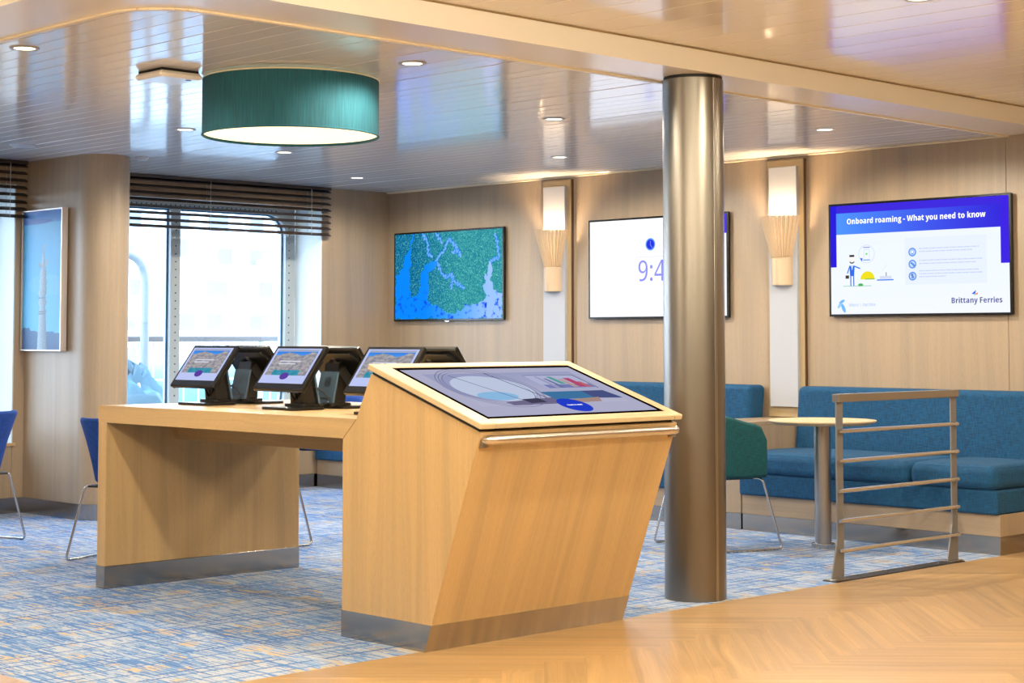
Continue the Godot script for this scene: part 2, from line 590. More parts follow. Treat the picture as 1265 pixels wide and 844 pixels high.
func roaming_image() -> Image:
	var w := 960
	var h := 540
	var im := Image.create(w, h, false, Image.FORMAT_RGB8)
	vgrad(im, Rect2i(0, 0, w, h), Color(0.92, 0.955, 1.0), Color(0.94, 0.96, 1.0))
	im.fill_rect(Rect2i(0, 0, w, 36), Color(0.24, 0.16, 0.86))
	vgrad(im, Rect2i(0, 26, w, 118), Color(0.31, 0.60, 1.0), Color(0.20, 0.14, 0.85), true)
	im.fill_rect(Rect2i(0, 0, w, 38), Color(0.24, 0.16, 0.86))
	im.fill_rect(Rect2i(0, 0, 33, 306), Color(0.16, 0.11, 0.86))
	im.fill_rect(Rect2i(917, 0, 43, 312), Color(0.24, 0.14, 0.88))
	im.fill_rect(Rect2i(418, 176, 428, 226), Color(0.90, 0.935, 0.995))
	var blue := Color(0.36, 0.56, 0.92)
	for k in 3:
		var y := 245.0 + k * 58
		ell(im, 458, y, 21, 21, blue)
		ell(im, 458, y, 15, 15, Color(0.78, 0.87, 1.0))
	im.fill_rect(Rect2i(452, 234, 12, 22), blue)
	im.fill_rect(Rect2i(454, 237, 8, 14), Color.WHITE)
	for q in [Vector2(453, 298), Vector2(461, 304), Vector2(466, 310)]:
		ell(im, q.x, q.y, 6, 5, blue)
	ring(im, 456, 355, 5, 3.5, blue); ring(im, 460, 366, 5, 3.5, blue)
	for r in [[227, 320, 0], [241, 280, 0], [284, 340, 1], [299, 300, 1], [334, 320, 2], [348, 340, 2], [362, 150, 2]]:
		for k in int(r[1] / 9.0):
			im.fill_rect(Rect2i(494 + k * 9, r[0], 5 + (k * 5 + int(r[0])) % 4, 5), Color(0.76, 0.80, 0.93))
	# bubble with a telephone
	ring(im, 205, 245, 44, 2.0, Color(0.74, 0.80, 0.92))
	im.fill_rect(Rect2i(186, 210, 38, 5), Color(0.55, 0.62, 0.9))
	ring(im, 205, 245, 3, 5, Color(0.5, 0.85, 0.5))
	for e in [[190, 225, 190, 268], [221, 225, 221, 268], [190, 225, 221, 225]]:
		line(im, Vector2(e[0], e[1]), Vector2(e[2], e[3]), 1.5, Color(0.7, 0.78, 0.95))
	im.fill_rect(Rect2i(186, 272, 38, 5), Color(0.45, 0.6, 0.95))
	poly(im, PackedVector2Array([Vector2(168, 264), Vector2(183, 266), Vector2(178, 282)]), Color(0.1, 0.4, 0.95))
	# bearded man in blue with a briefcase
	ell(im, 121, 268, 13, 18, Color(0.97, 0.95, 0.93))
	im.fill_rect(Rect2i(107, 247, 28, 10), Color(0.22, 0.2, 0.22))
	for x in range(108, 135):
		im.fill_rect(Rect2i(x, int(277 + 8 - pow((x - 121) / 5.0, 2)), 1, 6), Color(0.22, 0.2, 0.22))
	poly(im, PackedVector2Array([Vector2(107, 300), Vector2(137, 300), Vector2(133, 352), Vector2(110, 352)]), Color(0.2, 0.42, 0.9))
	poly(im, PackedVector2Array([Vector2(116, 300), Vector2(128, 300), Vector2(122, 325)]), Color(0.8, 0.88, 1.0))
	line(im, Vector2(108, 303), Vector2(96, 336), 6, Color(0.25, 0.48, 0.92))
	line(im, Vector2(135, 303), Vector2(166, 315), 6, Color(0.25, 0.48, 0.92))
	line(im, Vector2(114, 350), Vector2(114, 398), 6, Color(0.25, 0.45, 0.85))
	line(im, Vector2(130, 350), Vector2(131, 398), 6, Color(0.25, 0.45, 0.85))
	im.fill_rect(Rect2i(84, 348, 20, 16), Color(0.28, 0.24, 0.22))
	im.fill_rect(Rect2i(70, 400, 160, 3), Color(0.5, 0.8, 0.65))
	ell(im, 170, 397, 14, 8, Color(0.3, 0.7, 0.35)); im.fill_rect(Rect2i(150, 403, 90, 7), Color(0.93, 0.955, 1.0))
	for y in range(330, 370):
		var hw := sqrt(maxf(0.0, 40.0 * 40.0 - pow(370.0 - y, 2)))
		im.fill_rect(Rect2i(int(210 - hw), y, int(hw * 2), 1), Color(0.93, 0.87, 0.12))
	im.fill_rect(Rect2i(196, 366, 54, 5), Color(0.55, 0.75, 0.3))
	# ship
	im.fill_rect(Rect2i(262, 372, 92, 6), Color(0.3, 0.52, 0.92))
	im.fill_rect(Rect2i(278, 356, 66, 14), Color(0.82, 0.86, 0.93))
	im.fill_rect(Rect2i(312, 338, 4, 18), Color(0.4, 0.4, 0.45))
	line(im, Vector2(290, 330), Vector2(322, 300), 2, Color(0.84, 0.87, 0.93))
	# mark at lower left: three petals
	ell(im, 61, 478, 18, 7, Color(0.45, 0.72, 0.97), -0.5)
	ell(im, 48, 497, 16, 7, Color(0.60, 0.80, 0.98), -0.9)
	ell(im, 70, 510, 24, 9, Color(0.45, 0.72, 0.97), 1.15)
	# sail-like mark above the name at lower right
	poly(im, PackedVector2Array([Vector2(766, 452), Vector2(790, 434), Vector2(784, 452)]), Color(0.15, 0.35, 0.9))
	poly(im, PackedVector2Array([Vector2(782, 452), Vector2(800, 446), Vector2(796, 456)]), Color(0.95, 0.45, 0.3))
	poly(im, PackedVector2Array([Vector2(772, 455), Vector2(790, 453), Vector2(786, 458)]), Color(0.35, 0.75, 0.5))
	return im

func kiosk_image() -> Image:  # a cabin picture, seen on the sloping touch screen
	var w := 640
	var h := 360
	var im := Image.create(w, h, false, Image.FORMAT_RGB8)
	im.fill(Color(0.70, 0.70, 0.81))
	vgrad(im, Rect2i(46, 36, 560, 250), Color(0.62, 0.64, 0.78), Color(0.72, 0.72, 0.82))
	ell(im, 190, 150, 150, 112, Color(0.60, 0.62, 0.77))
	ell(im, 200, 158, 132, 100, Color(0.76, 0.80, 0.90))
	ell(im, 165, 215, 70, 32, Color(0.55, 0.74, 0.90))
	for k in 3:
		ring(im, 190.0 + k * 3, 150, 128.0 + k * 12, 2.0, Color(0.42, 0.42, 0.56))
	line(im, Vector2(130, 50), Vector2(230, 265), 3, Color(0.28, 0.28, 0.42))
	line(im, Vector2(272, 38), Vector2(330, 260), 4, Color(0.24, 0.24, 0.38))
	poly(im, PackedVector2Array([Vector2(150, 262), Vector2(345, 238), Vector2(350, 286), Vector2(160, 286)]), Color(0.44, 0.42, 0.56))
	poly(im, PackedVector2Array([Vector2(225, 245), Vector2(290, 240), Vector2(296, 272), Vector2(232, 276)]), Color(0.25, 0.24, 0.34))
	poly(im, PackedVector2Array([Vector2(338, 195), Vector2(588, 195), Vector2(606, 250), Vector2(345, 255)]), Color(0.24, 0.46, 0.64))
	poly(im, PackedVector2Array([Vector2(500, 195), Vector2(588, 195), Vector2(606, 258), Vector2(500, 252)]), Color(0.28, 0.32, 0.52))
	poly(im, PackedVector2Array([Vector2(350, 262), Vector2(520, 246), Vector2(500, 280), Vector2(360, 284)]), Color(0.66, 0.55, 0.52))
	poly(im, PackedVector2Array([Vector2(398, 62), Vector2(590, 66), Vector2(590, 170), Vector2(398, 168)]), Color(0.70, 0.72, 0.85))
	im.fill_rect(Rect2i(404, 140, 184, 28), Color(0.48, 0.50, 0.72))
	for b in [[430, 72, 12, 92, 0.62, 0.62, 0.75], [452, 90, 10, 75, 0.4, 0.45, 0.62], [475, 76, 18, 60, 0.36, 0.62, 0.60], [503, 96, 16, 66, 0.72, 0.62, 0.60], [528, 90, 26, 72, 0.72, 0.28, 0.44], [555, 120, 16, 44, 0.75, 0.4, 0.45]]:
		poly(im, PackedVector2Array([Vector2(b[0], b[1]), Vector2(b[0] + b[2], b[1]), Vector2(b[0] + b[2] + 8, b[1] + b[3]), Vector2(b[0] + 4, b[1] + b[3])]), Color(b[4], b[5], b[6]))
	line(im, Vector2(398, 62), Vector2(590, 66), 3, Color(0.34, 0.33, 0.48))
	line(im, Vector2(590, 66), Vector2(592, 172), 4, Color(0.3, 0.28, 0.42))
	ell(im, 372, 300, 52, 50, Color(0.12, 0.24, 0.80))
	return im

func landing_image() -> Image:  # on every ordering terminal: cliffs over a bay
	var w := 320
	var h := 240
	var im := Image.create(w, h, false, Image.FORMAT_RGB8)
	im.fill(Color(0.74, 0.78, 0.95))
	vgrad(im, Rect2i(14, 14, 292, 60), Color(0.16, 0.48, 0.88), Color(0.42, 0.68, 0.95))
	im.fill_rect(Rect2i(14, 8, 292, 14), Color(0.62, 0.66, 0.78))
	var n := FastNoiseLite.new()
	n.seed = 9; n.frequency = 0.022; n.fractal_octaves = 3
	for x in range(14, 306):
		var top := 52.0 - 22.0 * exp(-pow((x - 110) / 60.0, 2)) - 26.0 * exp(-pow((x - 275) / 40.0, 2)) + 6.0 * n.get_noise_1d(x)
		for y in range(int(top), 185):
			var k := 0.5 + 0.5 * n.get_noise_2d(x * 1.2, y * 2.0)
			var c := Color(0.46, 0.46, 0.54).lerp(Color(0.80, 0.77, 0.73), clampf(k * 1.1 - 0.1, 0, 1))
			if y > 150 + 8 * n.get_noise_1d(x + 99) and x > 60 and x < 250:
				c = Color(0.14, 0.50, 0.62).lerp(Color(0.3, 0.62, 0.70), k)
			im.set_pixel(x, y, c)
	for k in 2:
		im.fill_rect(Rect2i(70, 84 + k * 18, 150 - k * 30, 8), Color(0.82, 0.84, 0.9))
	ell(im, 160, 190, 30, 24, Color(0.36, 0.24, 0.62))
	return im

func poster_image() -> Image:  # a carved stone spire against a blue sky
	var w := 240
	var h := 400
	var im := Image.create(w, h, false, Image.FORMAT_RGB8)
	vgrad(im, Rect2i(0, 0, w, h), Color(0.30, 0.70, 0.90), Color(0.46, 0.80, 0.94))
	vgrad(im, Rect2i(0, 0, w, 34), Color(0.04, 0.42, 0.76), Color(0.22, 0.58, 0.84))
	ell(im, 60, 30, 120, 8, Color(0.02, 0.32, 0.66, 0.8))
	ell(im, 150, 215, 120, 30, Color(0.62, 0.84, 0.95, 0.25))
	var n := FastNoiseLite.new()
	n.seed = 15; n.frequency = 0.05; n.fractal_octaves = 3
	for x in w:
		var y := int(352 + 12 * n.get_noise_1d(x * 0.25) - 10 * smoothstep(110.0, 70.0, float(x)))
		vgrad(im, Rect2i(x, y, 1, h - y), Color(0.22, 0.42, 0.60), Color(0.16, 0.36, 0.56))
	for y in range(112, 400):
		var hw := 0.0
		if y > 292:
			hw = 21.0 + (y - 292) * 0.08
		elif y > 225:
			hw = 21.0 + 4.0 * sin(y * 0.22)
		elif y > 150:
			hw = 12.0 + 8.0 * (y - 150) / 75.0 + 5.0 * absf(sin(y * 0.13))
		else:
			hw = 4.0 + 7.0 * (y - 112) / 38.0
		var cx := 124.0 + (3.0 if y < 230 else 0.0)
		for x in range(int(cx - hw), int(cx + hw)):
			var k := (x - cx) / hw
			var s := 0.66 - 0.16 * k + 0.16 * n.get_noise_2d(x * 4, y * 4)
			im.set_pixel(x, y, Color(s * 0.98, s, s * 1.04))
	ell(im, 108, 158, 12, 7, Color(0.62, 0.66, 0.70), 0.6)
	ell(im, 146, 152, 14, 6, Color(0.66, 0.69, 0.72), -0.9)
	ell(im, 126, 112, 6, 14, Color(0.62, 0.68, 0.72), 0.2)
	ell(im, 132, 104, 11, 4, Color(0.66, 0.70, 0.74), -0.5)
	for y in [250, 290, 296]:
		im.fill_rect(Rect2i(100, y, 46, 3), Color(0.46, 0.50, 0.54))
	return im

# ---------------------------------------------------------------- materials
func mat(name_: String, c: Color, rough := 0.5, metal := 0.0) -> StandardMaterial3D:
	var m := StandardMaterial3D.new()
	m.resource_name = name_
	m.albedo_color = c
	m.roughness = rough
	m.metallic = metal
	M[name_] = m
	return m

func wood(name_: String, c: Color, rough: float, t: Texture2D, across := 0.8, along := 2.4) -> StandardMaterial3D:
	var m := mat(name_, c, rough)
	m.albedo_texture = t
	m.uv1_scale = Vector3(1.0 / across, 1.0 / along, 1)
	return m

func screen_mat(name_: String, im: Image, e: float) -> StandardMaterial3D:
	var m := mat(name_, Color(0.02, 0.02, 0.02), 0.08)
	m.specular_mode = BaseMaterial3D.SPECULAR_DISABLED
	m.emission_enabled = true
	m.emission = Color.BLACK
	m.emission_texture = tex(im)
	m.emission_energy_multiplier = e
	m.texture_repeat = false
	return m

func glow(name_: String, c: Color, e: float) -> StandardMaterial3D:
	var m := mat(name_, Color(0.03, 0.03, 0.03) if name_.begins_with("ink") else c, 0.6)
	m.emission_enabled = true
	m.emission = c
	m.emission_energy_multiplier = e
	return m

func materials() -> void:
	var wt := tex(wood_image())
	wood("oak_wall", Color(0.64, 0.57, 0.49), 0.42, wt, 0.9, 2.6)
	wood("oak", Color(0.765, 0.65, 0.475), 0.36, wt, 0.7, 2.2)
	wood("oak_pale", Color(0.77, 0.70, 0.57), 0.5, wt, 0.5, 2.2)
	wood("oak_floor_base", Color(0.69, 0.57, 0.405), 0.34, wt, 0.6, 2.0)
	var wf := tex(wood_image(1.9, 768))
	for k in 5:
		var f: float = [1.0, 0.965, 1.03, 0.98, 1.015][k]
		wood("plank%d" % k, Color(0.71 * f, 0.585 * f, 0.415 * f), 0.3, wf, 0.36, 1.5)
	wood("blind_wood", Color(0.20, 0.145, 0.115), 0.4, wt, 0.3, 2.0)
	var ct := mat("carpet", Color(0.75, 0.755, 0.77), 0.95)
	ct.albedo_texture = tex(carpet_image())
	ct.uv1_scale = Vector3(1 / 2.4, 1 / 2.4, 1)
	var wv := tex(weave_image())
	var bumpy := tex(seamless(256, 256, 0.25, 2, 41))
	for f in [["linen_blue", Color(0.0, 0.32, 0.50), 2.2], ["linen_teal", Color(0.0, 0.345, 0.375), 3.0], ["velvet_blue", Color(0.0, 0.27, 0.64), 2.0], ["shade_teal", Color(0.10, 0.365, 0.42), 2.0]]:
		var m := mat(f[0], f[1], 0.9)
		m.albedo_texture = wv
		m.uv1_triplanar = true
		m.uv1_scale = Vector3.ONE * f[2]
		m.rim_enabled = true
		m.rim = 0.09
		m.rim_tint = 0.8
	var slub := seamless(1024, 24, 0.22, 2, 35)
	slub.resize(1024, 256, Image.INTERPOLATE_CUBIC)
	for y in 256:
		for x in 1024:
			var g := 0.84 + 0.32 * (slub.get_pixel(x, y).r - 0.5)
			slub.set_pixel(x, y, Color(g, g, g))
	M.shade_teal.albedo_texture = tex(slub)
	M.shade_teal.uv1_scale = Vector3(0.7, 1.0, 0.7)
	M.velvet_blue.rim = 0.06
	M.shade_teal.rim_enabled = false
	var st := mat("steel", Color(0.54, 0.515, 0.485), 0.34, 1.0)
	var hair := seamless(64, 512, 0.35, 2, 43)
	var hn := hair.duplicate() as Image
	hn.convert(Image.FORMAT_RGBA8)
	hn.bump_map_to_normal_map(1.2)
	st.normal_enabled = true
	st.normal_texture = tex(hn)
	st.normal_scale = 0.12
	st.uv1_triplanar = true
	st.uv1_scale = Vector3(1.0, 3.0, 1.0)
	mat("steel_plain", Color(0.66, 0.645, 0.63), 0.3, 1.0)
	mat("steel_skirt", Color(0.68, 0.65, 0.62), 0.17, 1.0)
	mat("steel_bright", Color(0.86, 0.84, 0.82), 0.26, 1.0)
	mat("chrome", Color(0.80, 0.80, 0.80), 0.16, 1.0)
	mat("black", Color(0.012, 0.012, 0.014), 0.3)
	mat("black_flat", Color(0.03, 0.02, 0.02), 0.9).specular_mode = BaseMaterial3D.SPECULAR_DISABLED
	mat("steel_post", Color(0.52, 0.52, 0.53), 0.5, 0.7)
	mat("black_matt", Color(0.02, 0.02, 0.022), 0.6)
	mat("tv_black", Color(0.015, 0.015, 0.018), 0.25)
	mat("slate", Color(0.26, 0.34, 0.41), 0.25)
	mat("slate_mark", Color(0.10, 0.13, 0.17), 0.4)
	mat("white_panel", Color(0.64, 0.65, 0.68), 0.5)
	mat("white_paint", Color(0.76, 0.80, 0.81), 0.5)
	mat("frame_paint", Color(0.62, 0.66, 0.68), 0.5)
	mat("frame_alu", Color(0.78, 0.74, 0.72), 0.35, 0.6)
	mat("ceiling_inner", Color(0.87, 0.865, 0.87), 0.10).metallic_specular = 0.65
	mat("ceiling_outer", Color(0.90, 0.87, 0.81), 0.14)
	mat("soffit_paint", Color(0.90, 0.87, 0.82), 0.22)
	mat("trim_cream", Color(0.88, 0.82, 0.70), 0.4)
	mat("clip_grey", Color(0.66, 0.58, 0.46), 0.6)
	mat("steel_dark", Color(0.34, 0.33, 0.33), 0.42, 1.0)
	mat("dark_gap", Color(0.05, 0.045, 0.04), 0.8)
	mat("slab_grey", Color(0.5, 0.48, 0.45), 0.9)
	mat("gold_frame", Color(0.66, 0.57, 0.42), 0.4, 0.0)
	mat("walnut", Color(0.30, 0.19, 0.11), 0.5)
	mat("brass_strip", Color(0.60, 0.50, 0.35), 0.5)
	var pl := mat("sconce_cream", Color(0.74, 0.65, 0.54), 0.5)
	pl.backlight_enabled = true
	pl.backlight = Color(0.10, 0.08, 0.05)
	var li := mat("liner_glow", Color(0.92, 0.84, 0.70), 0.6)
	li.backlight_enabled = true
	li.backlight = Color(0.24, 0.19, 0.12)
	mat("button_blue", Color(0.12, 0.24, 0.8), 0.4)
	mat("cord_black", Color(0.02, 0.02, 0.02), 0.5)
	mat("cord_white", Color(0.7, 0.7, 0.7), 0.6)
	mat("deck", Color(0.55, 0.60, 0.62), 0.7)
	mat("rail_grey", Color(0.30, 0.29, 0.30), 0.6)
	mat("ship_white", Color(0.86, 0.90, 0.92), 0.5)
	mat("sea_blue_cover", Color(0.22, 0.44, 0.54), 0.6)
	mat("facade", Color(0.85, 0.86, 0.87), 0.8)
	mat("facade_glass", Color(0.45, 0.485, 0.52), 0.6)
	mat("davit_grey", Color(0.50, 0.55, 0.58), 0.6)
	mat("gasket", Color(0.10, 0.30, 0.42), 0.5)
	var gl := mat("glass", Color(0.9, 0.97, 1.0, 0.06), 0.02)
	gl.transparency = BaseMaterial3D.TRANSPARENCY_ALPHA
	glow("lamp_glow", Color(1.0, 0.93, 0.80), 3.0)
	glow("globe_glow", Color(1.0, 0.93, 0.80), 1.4)
	glow("drum_glow", Color(1.0, 0.95, 0.78), 1.15)
	screen_mat("coast", coast_image(), 1.12)
	screen_mat("clock", clock_image(), 1.05)
	screen_mat("roaming", roaming_image(), 1.0)
	screen_mat("cabin", kiosk_image(), 0.86)
	screen_mat("landing", landing_image(), 0.95)
	var po := mat("poster", Color(0.68, 0.76, 0.78), 0.5)
	po.albedo_texture = tex(poster_image())
	po.texture_repeat = false
	glow("ink_white", Color(1, 1, 1), 1.1)
	glow("ink_violet", Color(0.52, 0.54, 0.96), 0.9)
	glow("ink_navy", Color(0.10, 0.18, 0.58), 0.8)
	glow("ink_faint", Color(0.62, 0.76, 0.95), 0.9)

func text(s: String, parent: Node3D, at: Vector3, width: float, material: Material, xf: Basis, weight := 400, italic := false, height := 0.0, face := "Droid Sans") -> void:
	var f := SystemFont.new()
	f.font_names = PackedStringArray([face])
	f.font_weight = weight
	f.font_italic = italic
	var m := TextMesh.new()
	m.font = f
	m.text = s
	m.font_size = 48
	m.pixel_size = 0.001
	m.depth = 0.0004
	m.curve_step = 0.8
	var b := m.get_aabb().size
	var sx := width / maxf(b.x, 1e-5)
	var sy := height / maxf(b.y, 1e-5) if height > 0.0 else sx
	var o := MeshInstance3D.new()
	o.mesh = m
	o.material_override = material
	o.name = "lettering"
	var k := 0
	while parent.has_node(NodePath(o.name)):
		k += 1
		o.name = "lettering_%03d" % k
	parent.add_child(o, true)
	o.transform = Transform3D(xf * Basis.from_scale(Vector3(sx, sy, 1)), at)

# ---------------------------------------------------------------- lamps
func spot(parent: Node3D, at: Vector3, energy: float, c: Color, angle := 62.0, size := 0.04) -> SpotLight3D:
	var l := SpotLight3D.new()
	l.name = "light"
	l.light_energy = energy
	l.light_color = c
	l.light_size = size
	l.spot_angle = angle
	l.spot_angle_attenuation = 0.35
	l.spot_range = 14.0
	l.spot_attenuation = 2.0
	l.shadow_enabled = true
	parent.add_child(l)
	l.position = at
	l.rotation.x = -PI / 2
	return l

func make_downlight() -> Node3D:
	var o := thing("downlight", "", "ceiling light", Vector3.ZERO, 0.0, "recessed ceiling downlights")
	var a := MB.new()
	a.lathe(PackedVector2Array([Vector2(0.044, 0.0), Vector2(0.046, -0.004), Vector2(0.058, -0.005), Vector2(0.062, -0.001), Vector2(0.062, 0.0)]), Vector3.ZERO, 32)
	obj("trim_ring", a, M.white_panel, o)
	var b := MB.new()
	b.lathe(PackedVector2Array([Vector2(0.0001, -0.003), Vector2(0.044, -0.003)]), Vector3.ZERO, 32)
	obj("diffuser", b, M.lamp_glow, o)
	return o

# ---------------------------------------------------------------- the room
func panel(called: String, m: Material, parent: Node3D, lo: Vector3, hi: Vector3, bev := 0.002, grain := Vector3.UP) -> MeshInstance3D:
	var a := MB.new()
	a.grain = grain
	a.off = Vector2(rng.randf(), rng.randf()) * 3.0
	a.box(lo, hi, bev)
	return obj(called, a, m, parent)

func build_floor() -> void:
	var fl := setting("floor")
	panel("slab", M.slab_grey, fl, Vector3(-2.6, -0.2, -11.6), Vector3(9.7, -0.02, 3.4), 0.0)
	var ca := MB.new()
	ca.grain = Vector3(0, 0, 1)
	ca.box(Vector3(3.01, -0.02, -11.15), Vector3(9.31, 0.0, BORDER), 0.0)
	obj("carpet", ca, M.carpet, fl)
	panel("wood_field", M.oak_floor_base, fl, Vector3(-2.5, -0.02, BORDER - 5.9), Vector3(1.2, -0.0004, 3.3), 0.0)
	panel("wood_field", M.oak_floor_base, fl, Vector3(1.2, -0.02, -2.2), Vector3(9.31, -0.0004, 3.3), 0.0)
	panel("wood_field", M.oak_floor_base, fl, Vector3(1.2, -0.02, -10.9), Vector3(3.01, -0.0004, -7.2), 0.0)
	# herringbone of oak planks at 45 degrees to the walls
	var area := PackedVector2Array([Vector2(1.2, -7.2), Vector2(3.01, -7.2), Vector2(3.01, BORDER), Vector2(9.31, BORDER), Vector2(9.31, -2.2), Vector2(1.2, -2.2)])
	var W := 0.15
	var n := 6
	var du := Vector2(1, 1).normalized()
	var dv := Vector2(1, -1).normalized()
	for i in range(-70, 90):
		for j in range(-10, 110):
			var k := posmod(i - j, 2 * n)
			var cells := Vector2(1, 1)
			if k == 0:
				cells = Vector2(n, 1)
			elif k == 2 * n - 1:
				cells = Vector2(1, n)
			else:
				continue
			var g := 0.00012
			var q := PackedVector2Array()
			for c in [Vector2(g, g), Vector2(cells.x * W - g, g), Vector2(cells.x * W - g, cells.y * W - g), Vector2(g, cells.y * W - g)]:
				q.append(du * (i * W + c.x) + dv * (j * W + c.y))
			for piece in Geometry2D.intersect_polygons(q, area):
				var a := MB.new()
				var gd: Vector2 = du if cells.x > 1 else dv
				a.grain = Vector3(gd.x, 0, gd.y)
				a.off = Vector2(rng.randf(), rng.randf()) * 5.0
				var y := -0.00006 * rng.randf()
				a.prism(piece, -0.012, y, Vector3(1, 0, 0), Vector3(0, 0, 1), Vector3(0, 1, 0))
				obj("floor_plank", a, M["plank%d" % rng.randi_range(0, 4)], fl)

func build_ceiling() -> void:
	var ce := setting("ceiling")
	panel("slab", M.slab_grey, ce, Vector3(-2.6, 2.54, -11.6), Vector3(9.7, 2.75, 3.4), 0.0)
	panel("void_board", M.slab_grey, ce, Vector3(3.1, CEIL + 0.03, -11.2), Vector3(9.4, CEIL + 0.05, -5.2), 0.0)
	var step := 0.115
	var x := 3.30
	while x < 9.31:
		var x1 := minf(x + step, 9.318)
		var a := MB.new()
		a.grain = Vector3(0, 0, 1)
		var tilt := rng.randf_range(-0.004, 0.004)
		var xf := Transform3D(Basis(Vector3(0, 0, 1), tilt) * Basis(Vector3(1, 0, 0), rng.randf_range(-0.0005, 0.0005)), Vector3((x + x1) / 2, CEIL + 0.008, -8.27))
		a.box(Vector3(-(x1 - x) / 2 + 0.0015, -0.008, -2.94), Vector3((x1 - x) / 2 - 0.0015, 0.008, 2.94), 0.0016, xf)
		obj("ceiling_panel", a, M.ceiling_inner, ce)
		x += step
	x = 4.589 - 0.2085 * 34
	while x < 9.31:
		var x1 := minf(x + 0.2085, 9.318)
		var a := MB.new()
		var xf := Transform3D(Basis(Vector3(0, 0, 1), rng.randf_range(-0.004, 0.004)), Vector3((x + x1) / 2, OUTER + 0.01, 0))
		var far := BORDER - 0.01 if x > 2.95 else -10.95
		a.box(Vector3(-(x1 - x) / 2 + 0.0022, -0.01, far), Vector3((x1 - x) / 2 - 0.0022, 0.01, 3.3), 0.0015, xf)
		obj("ceiling_panel", a, M.ceiling_outer, ce)
		x += 0.2085
	# the dropped band that follows the edge of the carpet, with a rounded inner corner
	var p := PackedVector2Array([Vector2(3.01, -5.038), Vector2(9.31, -5.038), Vector2(9.31, -5.39), Vector2(3.62, -5.37)])
	for i in range(1, 9):
		var t := PI / 2 * i / 9.0
		p.append(Vector2(3.62 - 0.26 * sin(t), -5.63 + 0.26 * cos(t)))
	p.append_array([Vector2(3.36, -5.63), Vector2(3.35, -11.0), Vector2(3.01, -11.0)])
	var s := MB.new()
	s.prism(p, CEIL - 0.003, OUTER + 0.02, Vector3(1, 0, 0), Vector3(0, 0, 1), Vector3(0, 1, 0))
	obj("soffit", s, M.soffit_paint, ce)
	var tr := setting("trim_1")
	var e := MB.new()
	for i in range(2, p.size() - 2):
		var q := p[i]
		var r := p[i + 1]
		var o := Vector2(-(r - q).y, (r - q).x).normalized() * 0.012
		e.prism(PackedVector2Array([q - o, r - o, r + o, q + o]), CEIL - 0.011, CEIL - 0.002, Vector3(1, 0, 0), Vector3(0, 0, 1), Vector3(0, 1, 0))
	obj("edge_strip", e, M.trim_cream, tr)
	var t2 := setting("trim_2")
	panel("wall_strip", M.trim_cream, t2, Vector3(9.29, CEIL - 0.012, -11.15), Vector3(9.312, CEIL - 0.001, -5.39), 0.002)
	var t3 := setting("trim_3")
	panel("fascia_strip", M.brass_strip, t3, Vector3(3.0, OUTER - 0.006, -5.038), Vector3(9.31, OUTER - 0.001, -5.028), 0.002)
	var cl := MB.new()
	for k in 23:
		var xx := 4.589 + 0.2085 * k
		if xx < 9.28:
			cl.box(Vector3(xx - 0.006, OUTER - 0.005, -5.027), Vector3(xx + 0.004, OUTER - 0.001, -5.018), 0.001)
	stuff(obj("clip", cl, M.clip_grey, t3))

